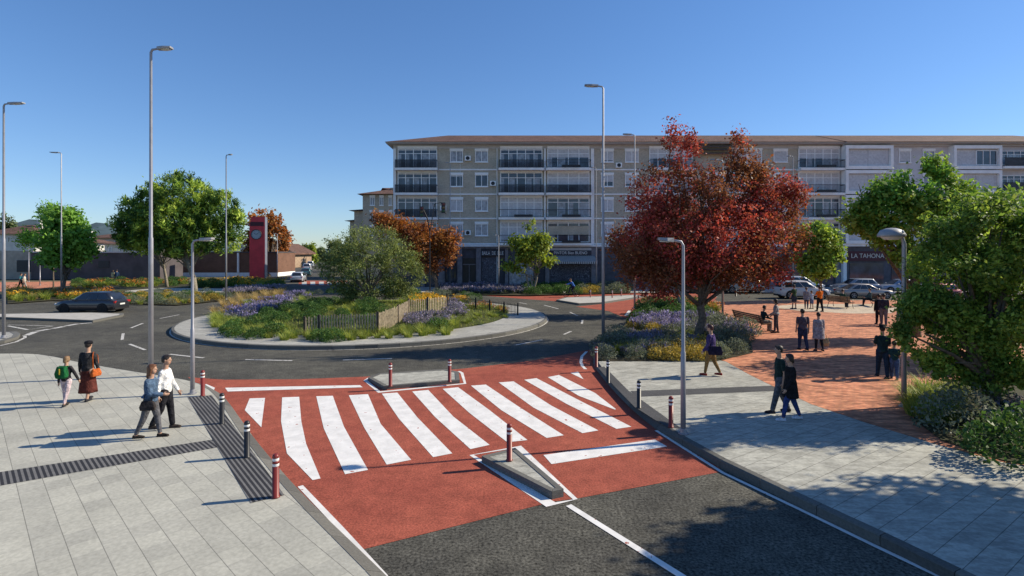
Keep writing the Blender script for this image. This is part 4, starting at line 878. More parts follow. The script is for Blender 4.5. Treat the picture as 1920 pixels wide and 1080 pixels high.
def lamp(x, yb, yt, arm, lab, z=PZ, r=.088, kind='flat', d=None, grp='street lamps around the roundabout'):
    p = gp(x, yb, z) if d is None else at(x, HOR + (ZC - z) * FPX / d, d)
    r *= .9; h = (HOR - yt) * p.y / FPX + ZC - z; k = arm * p.y / FPX; s_ = 1 if k > 0 else -1; k = max(.35, abs(k))
    o = empty('street_lamp', p, 0, lab, 'street lamp', grp); m = MB().mat(V['steel']); m.smooth = True
    if kind == 'flat':
        m.tube([(0, 0, 0), (0, 0, h * .42), (0, 0, h * .425), (0, 0, h - .14), (s_ * .05, 0, h - .04), (s_ * .3, 0, h)], [r, r * .94, r * .72, r * .55, r * .5, r * .42], 12); m.build('pole', None, o)
        m = MB().mat(V['head']); a = (s_ * .24, s_ * (.2 + k))
        m.rings([[(a[0], -.07, h - .05), (a[0], .07, h - .05), (a[0], .07, h + .05), (a[0], -.07, h + .05)], [((a[0] + a[1]) / 2, -.15, h - .03), ((a[0] + a[1]) / 2, .15, h - .03), ((a[0] + a[1]) / 2, .13, h + .05), ((a[0] + a[1]) / 2, -.13, h + .05)], [(a[1], -.11, h + .0), (a[1], .11, h + .0), (a[1], .09, h + .06), (a[1], -.09, h + .06)]]); hd = m.build('lamp_head', None, o)
        m = MB().mat(V['lens']); m.box(((a[0] * .4 + a[1] * .6), 0, h - .034), (k * .5, .16, .03), ry=-s_ * .05); m.build('lens', None, hd)
    else:
        m.tube([(0, 0, 0), (0, 0, h * .5), (0, 0, h - .25), (s_ * .06, 0, h - .05), (s_ * .2, 0, h)], [r, r * .9, r * .8, r * .6, r * .5], 12); m.build('pole', None, o)
        m = MB().mat(V['head']); m.smooth = True; c = s_ * k * .62
        m.rings([[(c + q * math.cos(t_) * k * .62, q * math.sin(t_) * .3, h + z_) for t_ in [j * math.pi / 10 for j in range(20)]] for q, z_ in ((1, -.06), (1.02, .0), (.8, .12), (.35, .18), (.05, .19))]); hd = m.build('lamp_head', None, o)
        m = MB().mat(V['lens']); m.rings([[(c + q * math.cos(t_) * k * .5, q * math.sin(t_) * .24, h + z_) for t_ in [j * math.pi / 10 for j in range(20)]] for q, z_ in ((.6, -.14), (1, -.061))]); m.build('lens', None, hd)
    m = MB().mat(V['steel']); m.lathe([(r * 1.9, 0), (r * 1.9, .02), (r * 1.25, .025), (r * 1.15, .12), (r * 1.02, .13)], n=14); m.build('base_plate', None, o)
    return o
lamp(283, 705, 91, 28, 'tallest street lamp, on the pale plaza behind the couple walking')
lamp(7, 633, 194, 30, 'tall street lamp at the left picture edge on the kerbed corner')
lamp(115, 556, 286, -17, 'tall lamp in front of the young green tree at the far left', .1)
lamp(424, 562, 290, 7, 'tall lamp before the stone pine with its head turned to the viewer', .1)
lamp(361, 738, 449, 26, 'short street lamp beside the first red bollard of the pale plaza', r=.07)
lamp(1131, 641, 161, -27, 'tall street lamp in front of the apartment block at the corner bed')
lamp(1190, 578, 252, -17, 'tall lamp beyond the corner bed whose head shows beside the maple top')
lamp(844, 540, 305, -6, 'slender pale lamp in front of the tan brick block', .1, .075)
lamp(1281, 813, 450, -30, 'short street lamp at the kerb of the grey pavement, right of the crossing', r=.07)
lamp(1695, 762, 440, -38, 'street lamp with a domed head beside the dark oak', r=.075, kind='dome')
lamp(1355, 597, 300, -17, 'lamp pole rising into the maple crown beside the bench', r=.08)
lamp(1487, 0, 293, -7, 'lamp behind the maple, its head showing against the balconies', r=.07, d=57)
lamp(935, 0, 441, -5, 'small lamp before the shuttered shop left of the lime-green tree', z=.1, r=.08, d=60)
lamp(1118, 0, 314, -7, 'thin lamp close behind the tall lamp at the corner bed', z=.1, r=.06, d=60)
lamp(54, 0, 455, 6, 'low lamp before the dark wall at the far left', z=.1, r=.09, d=78)
lamp(520, 0, 438, -4, 'thin grey lamp in front of the orange tree by the clock tower', z=.1, r=.08, d=84)
lamp(75, 0, 492, 3, 'low post lamp on the far left plaza', z=.1, r=.08, d=70)
o = None
PRO = {}
def bollard(x, yb, red, lab, z=PZ, h=.76, d=None):
    p = gp(x, yb, z)
    if red not in PRO:
        o = empty('bollard', p, 0, lab, 'bollard', 'red bollards' if red else 'black bollards'); mt = V['redp'] if red else V['black']; r = .058
        m = MB().mat(mt); m.smooth = True; m.lathe([(r * 1.25, 0), (r * 1.25, .015), (r, .02), (r, .55)], n=16); m.build('post', None, o)
        for z0 in (.55, .645): m = MB().mat(V['band']); m.smooth = True; m.lathe([(r * .97, z0 + .001), (r * .99, z0 + .004), (r * .99, z0 + .044), (r * .97, z0 + .047)], n=16); m.build('reflective_band', None, o)
        m = MB().mat(mt); m.smooth = True; m.lathe([(r, .598), (r, .644)], n=16); m.build('collar', None, o)
        m = MB().mat(mt); m.smooth = True; m.lathe([(r, .693), (r * 1.02, .715), (r * .9, .745), (r * .55, .762), (.004, .768)], n=16); m.build('cap', None, o)
        PRO[red] = o; return o
    return copy_tree(PRO[red], p, random.random() * 6, h / .76, lab)
bollard(380, 742, 1, 'red bollard beside the short lamp on the pale plaza')
bollard(416, 794, 0, 'black bollard on the ribbed strip next to the red one by the short lamp')
bollard(463, 857, 0, 'black bollard midway along the ribbed strip of the pale plaza')
bollard(517, 932, 1, 'red bollard at the near end of the ribbed strip on the pale plaza')
bollard(1258, 801, 1, 'red bollard beside the short lamp right of the crossing')
bollard(1198, 765, 0, 'black bollard where the dark strips meet right of the crossing')
bollard(1140, 718, 0, 'black bollard right of the crossing, nearest the corner bed')
bollard(1118, 688, 1, 'red bollard in front of the shrubs of the corner bed')
bollard(955, 863, 1, 'red bollard on the wedge-shaped traffic island', .15)
bollard(732, 724, 1, 'red bollard at the left end of the median island', .12)
bollard(843, 716, 1, 'red bollard at the right end of the median island', .12)
for x, y, r_, lb in [(1107, 558, 1, 'small red bollard on the far island just right of the cyclist'), (1148, 559, 1, 'red bollard in the middle of the far island'), (1165, 556, 1, 'red bollard at the back of the far island'), (1197, 570, 1, 'red bollard right of the tall lamp beyond the corner bed'), (1214, 568, 1, 'red bollard in the shade below the maple'),
                   (1343, 557, 0, 'black bollard at the plaza edge left of the lamp pole'), (1380, 556, 0, 'black bollard at the plaza edge left of the white car'), (1312, 558, 0, 'black bollard seen below the maple crown')]: bollard(x, y, r_, lb, .1)

# benches
def bench(p, rz, lab, L_=1.9):
    o = empty('park_bench', p, rz, lab, 'bench', 'wooden benches on the brick plaza')
    m = MB().mat(V['bwood'])
    for k in range(4): m.box((0, .10 + k * .115, .44 + .004 * (k - 1.5) ** 2), (L_, .095, .035))
    m.build('seat', None, o); m = MB().mat(V['bwood'])
    for k in range(4): m.box((0, .01 - k * .035, .55 + k * .105), (L_, .03, .085), rx=R(16))
    m.build('backrest', None, o)
    for sx in (-L_ / 2 + .18, L_ / 2 - .18):
        m = MB().mat(V['black']); m.tube([(sx, -.16, 0), (sx, -.02, .25), (sx, .03, .42), (sx, -.14, .92)], .022, 6); m.tube([(sx, .56, 0), (sx, .47, .2), (sx, .50, .41), (sx, .04, .41)], .022, 6)
        m.tube([(sx, -.03, .64), (sx, .30, .66), (sx, .50, .62), (sx, .5, .42)], .018, 6); m.build('leg', None, o)
    return o
bench((13.25, 30.0, PZ), R(-84), 'slatted wooden bench seen from behind beside the corner bed', 3.0)
bench((25.2, 41.2, PZ), R(-70), 'wooden bench on the pale strip right of the person in orange', 2.0)
bench((29.0, 42.6, PZ), R(75), 'wooden bench on the pale strip before the silver car', 2.2)
bench((33.6, 43.6, PZ), R(80), 'wooden bench on the pale strip half hidden by the oak', 2.2)

# fences on the island
def fence(lab, pts, h, mt, wd, step, solid=False, posts=True):
    p = [gpm(*q) for q in pts]; o = empty('slat_fence', p[0], 0, lab, 'fence'); b0 = p[0]; m = MB().mat(mt)
    for i in range(len(p) - 1):
        a, b_ = p[i], p[i + 1]; n_ = max(2, int((b_ - a).length / step)); ang = math.atan2((b_ - a).y, (b_ - a).x)
        for k in range(n_):
            q = a.lerp(b_, (k + .5) / n_) - b0; hh = h * (1 + .03 * rng.normal()); m.box((q.x, q.y, q.z + hh / 2 - .05), (wd, .022, hh), ang)
    m.build('slats', None, o); m = MB().mat(V['dwood'] if mt is not V['black'] else mt)
    for i in range(len(p) - 1):
        a, b_ = p[i] - b0, p[i + 1] - b0
        off = Vector(((b_ - a).y, -(b_ - a).x, 0)).normalized() * -.03
        for zz in (.2, h * .82): m.tube([a + off + Vector((0, 0, zz)), b_ + off + Vector((0, 0, zz))], .014, 5)
    m.build('rails', None, o)
    for q in p:
        m = MB().mat(V['dwood']); m.box((q.x - b0.x, q.y - b0.y, q.z - b0.z + h * .5), (.085, .085, h * 1.08)); m.build('post', None, o)
    return o
fence('wooden slat fence zigzagging across the front of the roundabout island', [(571, 632), (598, 628), (708, 622), (746, 606), (766, 592), (802, 588), (838, 584)], 1.0, V['wood'], .065, .135)
fence('low dark mesh fence at the right end of the roundabout island', [(838, 572), (892, 580), (918, 584), (945, 588), (971, 591)], .80, V['black'], .02, .11)

# traffic signal in front of the block
o = empty('traffic_signal', at(806, HOR + 4400 / 58, 58), 0, 'dark traffic signal on a bent mast behind the autumn tree', 'traffic light')
m = MB().mat(V['black']); h = (HOR - 392) * .058 + 4.4
m.tube([(0, 0, 0), (0, 0, h * .72), (-.25, 0, h * .88), (-.75, 0, h)], .07, 8); m.tube([(0, 0, h * .72), (.5, 0, h * 1.06), (1.2, 0, h * 1.08), (1.75, 0, h * .94)], .05, 8); m.build('mast', None, o)
for x, z_ in ((-.85, h - .6), (1.5, h * .98)):
    m = MB().mat(V['black']); m.box((x, -.12, z_ + .3), (.42, .3, 1.15)); sg = m.build('signal_head', None, o)
    for k in range(3): m = MB().mat(mat('signal_lens', [(.12, .02, .02), (.12, .08, .02), (.02, .08, .03)][k], .3, .1, 5)); m.ball((x, -.28, z_ + .66 - k * .36), (.14, .05, .14), 10, 5); m.build('lens', None, sg)

# ---------------------------------------------------------------- cars
V['tyre'] = mat('tyre_rubber', (.016, .016, .017), .85, .2, 8, obj=True); V['rim'] = mat('alloy_rim', (.32, .32, .34), .3, .1, 8, .7, obj=True)
V['cglass'] = glass('car_glass', (.018, .022, .03), .04); V['tail'] = mat('tail_lamp', (.35, .02, .02), .25, .1, 9, obj=True); V['headl'] = mat('head_lamp', (.6, .62, .66), .15, .05, 9, obj=True)
V['plate'] = mat('number_plate', (.65, .65, .62), .4, .03, 9, obj=True); V['arch'] = mat('wheel_well_black', (.012, .012, .013), .9, .1, 5, obj=True)
def car_paint(col, metal=.35):
    m, t, b = new_mat('car_paint'); b.inputs['Base Color'].default_value = (*col, 1); b.inputs['Metallic'].default_value = metal; b.inputs['Roughness'].default_value = .32
    b.inputs['Coat Weight'].default_value = .8; b.inputs['Coat Roughness'].default_value = .05; return m
def car(lab, p, rz, col, L_=4.4, W_=1.8, H_=1.46, kind='hatch', rimm=None, metal=.35):
    o = empty('parked_car' if 'dark grey' not in lab else 'car', p, rz, lab, 'car'); pm = car_paint(col, metal); hw = W_ / 2
    zb = H_ * .63 if kind != 'suv' else H_ * .62
    st = {'hatch': [(-.5, .40, .80, .86), (-.485, .24, .96, .95), (-.43, .20, .99, 1), (-.30, .19, 1, 1), (0, .18, 1, 1), (.22, .18, .985, 1), (.36, .19, .93, .985), (.45, .21, .84, .93), (.49, .26, .72, .84), (.5, .36, .60, .76)]}['hatch']
    m = MB().mat(pm); m.smooth = True; rr = []
    for sx, z0, zt, ww in st:
        x = sx * L_; zt = zt * zb; w_ = ww * hw; z0 = z0 * (1.25 if kind == 'suv' else 1)
        half = [(0, z0), (w_ * .86, z0), (w_ * .97, z0 + .09), (w_, z0 + (zt - z0) * .45), (w_ * .985, z0 + (zt - z0) * .72), (w_ * .94, zt - .02), (w_ * .80, zt), (0, zt + .025)]
        rr.append([(x, -y_, z_) for y_, z_ in half] + [(x, y_, z_) for y_, z_ in reversed(half[1:-1])])
    m.rings(rr)
    # greenhouse
    xa0, xa1 = (-.472, .25) if kind != 'sedan' else (-.42, .235); xt0, xt1 = (-.35, .04) if kind != 'sedan' else (-.20, .03)
    if kind == 'suv': xa0, xt0 = -.475, -.43
    def outl(x0, x1, y_, z_, ins=.10):
        x0 *= L_; x1 *= L_; return [(x0, -y_ + ins, z_), (x0 + ins, -y_, z_), (x1 - ins * 2, -y_, z_), (x1, -y_ + ins * 2, z_), (x1, y_ - ins * 2, z_), (x1 - ins * 2, y_, z_), (x0 + ins, y_, z_), (x0, y_ - ins, z_)]
    gl = [outl(xa0, xa1, hw * .93, zb - .04), outl(xt0 - .02, xt1 + .03, hw * .75, H_ - .06), outl(xt0 + .02, xt1 - .02, hw * .66, H_)]
    m.rings(gl); body = m.build('body', None, o)
    mod = body.modifiers.new('bevel', 'BEVEL'); mod.width = .02; mod.segments = 1; mod.limit_method = 'ANGLE'; mod.angle_limit = R(40)
    A, T = [Vector(q) for q in gl[0]], [Vector(q) for q in gl[1]]
    def pane(i, j, u0, u1, name, v0=.14, v1=.90, par=o):
        q = []
        for u, v_ in ((u0, v0), (u1, v0), (u1 if True else 0, v1), (u0, v1)):
            q.append(A[i].lerp(A[j], u).lerp(T[i].lerp(T[j], u), v_))
        n_ = (q[1] - q[0]).cross(q[3] - q[0]).normalized(); c_ = sum(q, Vector()) / 4
        if n_.dot(c_ - Vector((c_.x * .5, 0, zb))) < 0: n_ = -n_
        m_ = MB().mat(V['cglass']); m_.rings([[x_ - n_ * .01 for x_ in q], [x_ + n_ * .012 for x_ in q]]); m_.build(name, None, par)
    for i, j in ((1, 2), (6, 5)):
        pane(i, j, .06, .33, 'side_window'); pane(i, j, .36, .64, 'side_window'); pane(i, j, .67, .95, 'side_window')
    pane(3, 4, .04, .96, 'windscreen', .06, .95); pane(0, 7, .06, .94, 'rear_window', .12, .92)
    rw = H_ * .225
    for sx in (-.31, .325):
        for sy in (-1, 1):
            m = MB().mat(V['arch']); cy = sy * (hw + .004); n_ = 20  # flat black disc on the body side, painted shade of the wheel well
            m.rings([[(sx * L_ + (rw + .055) * math.cos(k * 2 * math.pi / n_), cy + d_, rw + (rw + .055) * math.sin(k * 2 * math.pi / n_)) for k in range(n_)] for d_ in (-.12 * sy, 0)]); m.build('wheel_well_black', None, o)
            wh = empty('wheel', (sx * L_, sy * (hw - .075), rw)); wh.parent = o
            m = MB().mat(V['tyre']); m.smooth = True
            m.rings([[(r_ * rw * math.cos(k * 2 * math.pi / n_), y_ * sy, r_ * rw * math.sin(k * 2 * math.pi / n_)) for k in range(n_)] for r_, y_ in ((.6, -.08), (.95, -.09), (1, -.05), (1, .07), (.95, .10), (.68, .095))]); m.build('tyre', None, wh)
            m = MB().mat(rimm or V['rim'])
            for k in range(5):
                a = k * 2 * math.pi / 5; m.box((math.cos(a) * rw * .36, sy * .092, math.sin(a) * rw * .36), (rw * .66, .02, rw * .17), ry=-a)
            m.ring((0, sy * .085, 0), rw * .66, .022, 20, 6, 'y'); m.ball((0, sy * .09, 0), (rw * .17, .025, rw * .17)); m.build('rim', None, wh)
    for sy in (-1, 1):
        m = MB().mat(V['tail']); m.box((-.487 * L_, sy * hw * .70, zb * .84), (.10, hw * .44, .15), rz=sy * .25); m.build('tail_light', None, o)
        m = MB().mat(V['headl']); m.box((.478 * L_, sy * hw * .66, zb * .70), (.14, hw * .42, .12), rz=-sy * .45); m.build('headlight', None, o)
        m = MB().mat(pm); m.ball((.16 * L_, sy * (hw + .07), zb + .05), (.07, .10, .07), 8, 5); m.build('wing_mirror', None, o)
        m = MB().mat(V['arch']); m.box((0, sy * (hw * .985), .25), (L_ * .42, .03, .10)); m.build('sill', None, o)
    for sx in (-.503, .503): m = MB().mat(V['plate']); m.box((sx * L_, 0, zb * (.66 if sx < 0 else .42)), (.02, .5, .11)); m.build('number_plate', None, o)
    m = MB().mat(V['arch']); m.box((-.492 * L_, 0, .33), (.06, W_ * .8, .16)); m.build('bumper_insert', None, o)
    return o
car('dark grey hatchback turning on the roundabout at the left', gp(174, 585, 0), R(181), (.030, .034, .046), 4.35, 1.82, 1.52, rimm=V['arch'], metal=.5)
car('white SUV parked at the plaza edge, seen from behind its tail', (28.0, 51.6, 0), R(-2), (.62, .58, .57), 4.7, 1.88, 1.72, 'suv', metal=0)
car('bronze-silver coupe parked right of the white SUV', (34.2, 51.8, 0), R(-3), (.30, .27, .25), 4.8, 1.85, 1.42, 'sedan')
car('grey saloon with a rounded roof behind the bronze-silver coupe', (37.4, 58.2, .1), R(182), (.24, .26, .30), 4.5, 1.8, 1.5)
car('pale blue-grey car parked behind the lamp with the domed head', (41.6, 57.4, .1), R(180), (.26, .30, .38), 4.5, 1.8, 1.46, 'sedan')
car('white van-like car hidden behind the white SUV', (31.5, 58.4, .1), R(1), (.5, .52, .55), 4.6, 1.85, 1.75, 'suv')
car('beige car parked behind the maple crown', (25.0, 58.0, .1), R(180), (.36, .34, .29), 4.3, 1.75, 1.45)
car('dark blue car parked between the beige car and the white SUV', (27.9 - 7.6, 58.4, .1), R(0), (.03, .04, .07), 4.3, 1.75, 1.48)
car('red hatchback half hidden by the oak leaves', (40.4, 51.0, 0), R(185), (.36, .025, .02), 4.1, 1.75, 1.48, metal=.1)
car('silver car stopped at the crossing of the left street, seen from behind', (-32.0, 80, .0), R(104), (.50, .53, .58), 4.4, 1.82, 1.5)
car('teal car behind the silver one in the left street', (-38.2, 99, .0), R(108), (.05, .13, .14), 4.3, 1.8, 1.5)
car('white car in the left street row, behind the teal one', (-47.6, 124, .0), R(108), (.6, .6, .62), 4.5, 1.85, 1.8, 'suv')
car('farthest white car in the left street row', (-58.5, 155, .0), R(108), (.6, .6, .62), 4.5, 1.85, 1.8, 'suv')

# ---------------------------------------------------------------- bicycle
def bicycle(p, rz, lab):
    o = empty('bicycle', p, rz, lab, 'bicycle'); r = .34
    for x in (-.53, .53):
        m = MB().mat(V['tyre']); m.ring((x, 0, r), r - .02, .022, 24, 6, 'y')
        m.mat(V['rim'])
        for k in range(8): a = k * math.pi / 8; m.tube([(x + (r - .03) * math.cos(a), 0, r + (r - .03) * math.sin(a)), (x - (r - .03) * math.cos(a), 0, r - (r - .03) * math.sin(a))], .003, 4)
        m.build('wheel', None, o)
    m = MB().mat(V['black'])
    for a, b_ in [((-.53, 0, r), (-.12, 0, .30)), ((-.12, 0, .30), (-.26, 0, .86)), ((-.53, 0, r), (-.22, 0, .74)), ((-.22, 0, .76), (.36, 0, .80)), ((-.12, 0, .30), (.38, 0, .72)), ((.53, 0, r), (.34, 0, .92))]: m.tube([a, b_], .018, 6)
    m.build('frame', None, o); m = MB().mat(V['black']); m.tube([(.30, -.28, .98), (.36, -.1, .95), (.36, .1, .95), (.30, .28, .98)], .014, 6); m.build('handlebar', None, o)
    m = MB().mat(V['black']); m.ball((-.27, 0, .90), (.13, .07, .035)); m.build('saddle', None, o)
    return o
BIKE = Vector(gp(1071, 557, .005)); bicycle(BIKE, R(180), 'dark bicycle ridden along the red lane past the far bed')
# ================================================================== PEOPLE
skin_a = mat('skin', (.42, .25, .17), .6, .06, 20, obj=True); skin_b = mat('skin_tan', (.30, .17, .11), .6, .06, 20, obj=True)
eye_m = mat('eye', (.02, .018, .016), .3, .05, 20, obj=True); lip_m = mat('lips', (.33, .12, .10), .5, .05, 20, obj=True)
_tmp = bpy.data.collections.new('scratch'); COL.children.link(_tmp)
def fuse(name, mb, vox, mats, smooth=4):
    """melt overlapping shapes into one continuous surface"""
    me0 = mb.mesh(name); o = bpy.data.objects.new('melt', me0); _tmp.objects.link(o)
    r = o.modifiers.new('r', 'REMESH'); r.mode = 'VOXEL'; r.voxel_size = vox; r.use_smooth_shade = True
    s = o.modifiers.new('s', 'SMOOTH'); s.factor = .5; s.iterations = smooth
    bpy.context.view_layer.update(); dg = bpy.context.evaluated_depsgraph_get(); me = bpy.data.meshes.new_from_object(o.evaluated_get(dg))
    bpy.data.objects.remove(o); bpy.data.meshes.remove(me0); me.name = name; me.materials.clear()
    for m_ in mats: me.materials.append(m_)
    me.polygons.foreach_set('use_smooth', [True] * len(me.polygons)); return me
def limb(m, pts, rad, flat=1.0, n=10):
    """tapered limb with round ends through the joints"""
    pts = [Vector(p) for p in pts]
    for i in range(len(pts) - 1):
        a, b_ = pts[i], pts[i + 1]; t_ = (b_ - a).normalized(); u = t_.cross(Vector((0, 1, 0)) if abs(t_.y) < .9 else Vector((1, 0, 0))).normalized(); w_ = t_.cross(u); rr = []
        for q, s_ in ((-.98, .2), (-.7, .71), (0, 1)): rr.append((a + t_ * rad[i] * q, rad[i] * s_))
        rr.append((a.lerp(b_, .5), (rad[i] + rad[i + 1]) / 2))
        for q, s_ in ((0, 1), (.7, .71), (.98, .2)): rr.append((b_ + t_ * rad[i + 1] * q, rad[i + 1] * s_))
        m.rings([[c + (u * math.cos(k * 2 * math.pi / n) + w_ * math.sin(k * 2 * math.pi / n)) * r_ for k in range(n)] for c, r_ in rr])
def person(lab, p, h, face, L_=(0, 0), Rr=(0, 0), la=(0, 8, 10), ra=(0, 8, 10), top=None, sleeve='long', bottom=None, legs='trousers', hair=None, hairlen=0, coat=None, shoes=(.03, .03, .035), woman=False, skin=skin_a, lean=0, sit=False, bulk=1.0, vox=.011, hat=None, turn=0, seatz=None, grp=None, brim=None):
    """L_/Rr = (thigh forward, knee bend) degrees; la/ra = (arm forward, out, elbow bend); face = heading, 0 away from the viewer, 90 to the left"""
    k = h; root = empty('person', p, R(face), lab, 'person', grp); V3 = Vector
    hipz = .53 * k; J = {}
    J['pel'] = V3((0, 0, hipz)); sp = Matrix.Rotation(R(-lean), 3, 'X')
    def up(x, y, z): return J['pel'] + sp @ V3((x * k, y * k, z * k))
    sw = (.088 if woman else .103) * bulk
    J['chest'] = up(0, 0, .20); J['neck'] = up(0, .0, .30); J['head'] = up(0, .012, .40)
    for s_, lg, nm in ((-1, L_, 'l'), (1, Rr, 'r')):
        hp = J['pel'] + V3((s_ * .052 * k, 0, -.01 * k)); a = R(lg[0]); kn = hp + V3((s_ * .004 * k, math.sin(a), -math.cos(a))) * .245 * k; b_ = a - R(lg[1]); an = kn + V3((0, math.sin(b_), -math.cos(b_))) * .245 * k
        J['hip' + nm], J['kn' + nm], J['an' + nm] = hp, kn, an
    for s_, ar, nm in ((-1, la, 'l'), (1, ra, 'r')):
        sh_ = up(s_ * sw, -.005, .262); f_, o_, e_ = (R(x) for x in ar); d1 = V3((s_ * math.sin(o_), math.sin(f_) * math.cos(o_), -math.cos(f_) * math.cos(o_))); el = sh_ + d1 * .175 * k
        d2 = V3((s_ * math.sin(o_) * .6 - (s_ * .35 * math.sin(e_)), math.sin(f_ + e_), -math.cos(f_ + e_))).normalized(); wr = el + d2 * .150 * k
        J['sh' + nm], J['el' + nm], J['wr' + nm], J['hd' + nm] = sh_, el, wr, d2
    zmin = min(J['anl'].z, J['anr'].z) - .048 * k
    dz = (seatz - (hipz - .06 * k)) if sit else -zmin
    for q in J: J[q] = J[q] + V3((0, 0, dz)) if not q.startswith('hd') else J[q]
    m = MB(); bw = .92 if woman else 1.0
    def tors(mm, g=0.0, z0=-.02, z1=.30, extra=()):
        prof = [(-.03, .088, .062), (.02, .092, .066), (.08, .078 if woman else .086, .058), (.15, .088, .064), (.21, .096, .064), (.25, .090 * (sw / (.103 * bulk)), .054), (.28, .068, .044), (.295, .048, .038), (.312, .034, .034)]
        rr = []
        for z_, rx, ry in prof:
            if z_ < z0 - .03 or z_ > z1: continue
            c = J['pel'] + sp @ V3((0, 0, z_ * k)); rr.append([c + sp @ V3((math.cos(t_) * (rx * bulk * bw * k + g), math.sin(t_) * (ry * bulk * k + g), 0)) for t_ in [j * math.pi / 8 for j in range(16)]])
        mm.rings(rr)
    tors(m); limb(m, [J['neck'] - V3((0, 0, .02 * k)), J['head']], [.036 * k, .034 * k])
    hc = J['head'] + V3((0, .006 * k, .022 * k)); hr = .060 * max(k, 1.35) * (1.0 if k > 1.4 else 1.05)
    tz = Matrix.Rotation(R(turn), 3, 'Z')
    def hp_(x, y, z): return hc + tz @ V3((x * hr, y * hr, z * hr))
    def hball(mm, c, r_, n=12, mm_=8):
        b = len(mm.v); mm.ball((0, 0, 0), [x * hr for x in r_], n, mm_)
        for i in range(b, len(mm.v)): mm.v[i] = tuple(hp_(*c) + tz @ V3(mm.v[i]))
    hball(m, (0, -.06, .18), (.80, .98, .98)); hball(m, (0, .30, -.42), (.60, .60, .72)); hball(m, (0, .95, -.05), (.13, .22, .24), 8, 5)
    for s_ in (-1, 1): hball(m, (s_ * .82, -.02, -.02), (.10, .20, .30), 8, 5)
    for nm in 'lr':
        limb(m, [J['hip' + nm], J['kn' + nm], J['an' + nm]], [.058 * k * bulk, .036 * k, .024 * k]); fw = V3((0, 1, 0)); an = J['an' + nm]
        limb(m, [an + V3((0, -.012 * k, -.022 * k)), an + V3((0, .085 * k, -.034 * k))], [.022 * k, .016 * k])
        limb(m, [J['sh' + nm], J['el' + nm], J['wr' + nm]], [.029 * k * bulk, .023 * k, .017 * k])
        d2 = J['hd' + nm]; wr = J['wr' + nm]; sx = -1 if nm == 'l' else 1; s0 = d2.cross(V3((1, 0, 0))).normalized(); pw = V3((0, 0, 0)); pc = wr + d2 * .032 * k; limb(m, [wr, pc], [.016 * k, .021 * k])
        for f_ in range(4):
            o_ = s0 * (f_ - 1.5) * .0105 * k; ln = (.030, .036, .034, .026)[f_] * k; a0 = pc + o_ + d2 * .012 * k; c1 = (d2 + V3((-sx * .25, 0, 0))).normalized(); c2 = (d2 + V3((-sx * .7, 0, 0))).normalized()
            limb(m, [a0, a0 + c1 * ln * .6, a0 + c1 * ln * .6 + c2 * ln * .6], [.0062 * k, .0057 * k, .005 * k], n=6)
        th = wr + d2 * .014 * k + s0 * .014 * k * (-1 if s0.y < 0 else 1); limb(m, [th, th + (d2 * .6 + s0 * (-.8 if s0.y < 0 else .8)).normalized() * .026 * k, th + (d2 * .9 + s0 * (-.6 if s0.y < 0 else .6)).normalized() * .046 * k], [.0075 * k, .0068 * k, .0055 * k], n=6)
    me = fuse('body', m, vox, [skin, eye_m, lip_m], 3)
    e = MB(); e.mats = [skin, eye_m, lip_m]; e.cur = 1
    for s_ in (-1, 1): hball(e, (s_ * .30, .80, .06), (.11, .08, .07), 8, 5)
    e.cur = 2; hball(e, (0, .86, -.55), (.24, .06, .07), 8, 5)
    em = e.mesh('face'); bm = bmesh.new(); bm.from_mesh(me); bm.from_mesh(em); bm.to_mesh(me); bm.free()
    link('body', me, root)
    if legs == 'trousers' or legs == 'shorts' or legs == 'leggings':
        m = MB(); g = .012 if legs != 'leggings' else .005
        tors(m, g, -.03, .06)
        for nm in 'lr':
            if legs == 'shorts': limb(m, [J['hip' + nm], J['hip' + nm].lerp(J['kn' + nm], .85)], [.060 * k * bulk + g, .048 * k + g])
            else: limb(m, [J['hip' + nm], J['kn' + nm], J['an' + nm] + (J['kn' + nm] - J['an' + nm]).normalized() * .012 * k], [.060 * k * bulk + g, .040 * k + g, (.030 if legs == 'trousers' else .025) * k + g])
        link('trousers' if legs != 'shorts' else 'shorts', fuse('trousers', m, .016, [cloth('trouser_cloth', bottom)], 3), root)
    if legs == 'skirt':
        m = MB(); m.smooth = True; b0 = J['pel'] + V3((0, 0, .06 * k)); zb_ = .14 * k; rr = []
        for q in [i / 8 for i in range(9)]:
            z_ = b0.z * (1 - q) + zb_ * q; y_ = (J['knl'].y + J['knr'].y) * .25 * q
            rr.append([(math.cos(t_) * (.088 + .055 * q ** .8) * k * (1 + .07 * q * math.sin(t_ * 7)), y_ + math.sin(t_) * (.066 + .06 * q) * k * (1 + .07 * q * math.cos(t_ * 6)), z_) for t_ in [j * math.pi / 16 for j in range(32)]])
        m.rings(rr); m.build('skirt', cloth('skirt_cloth', bottom), root)
    def arms(mm, g, sl):
        for nm in 'lr':
            if sl == 'long': limb(mm, [J['sh' + nm], J['el' + nm], J['el' + nm].lerp(J['wr' + nm], .93)], [.031 * k * bulk + g, .026 * k + g, .021 * k + g])
            elif sl == 'short': limb(mm, [J['sh' + nm], J['sh' + nm].lerp(J['el' + nm], .7)], [.031 * k * bulk + g, .029 * k + g])
    if top:
        m = MB(); tors(m, .013, -.03, .31); arms(m, .006, sleeve); link('shirt', fuse('shirt', m, .015, [cloth('shirt_cloth', top)], 3), root)
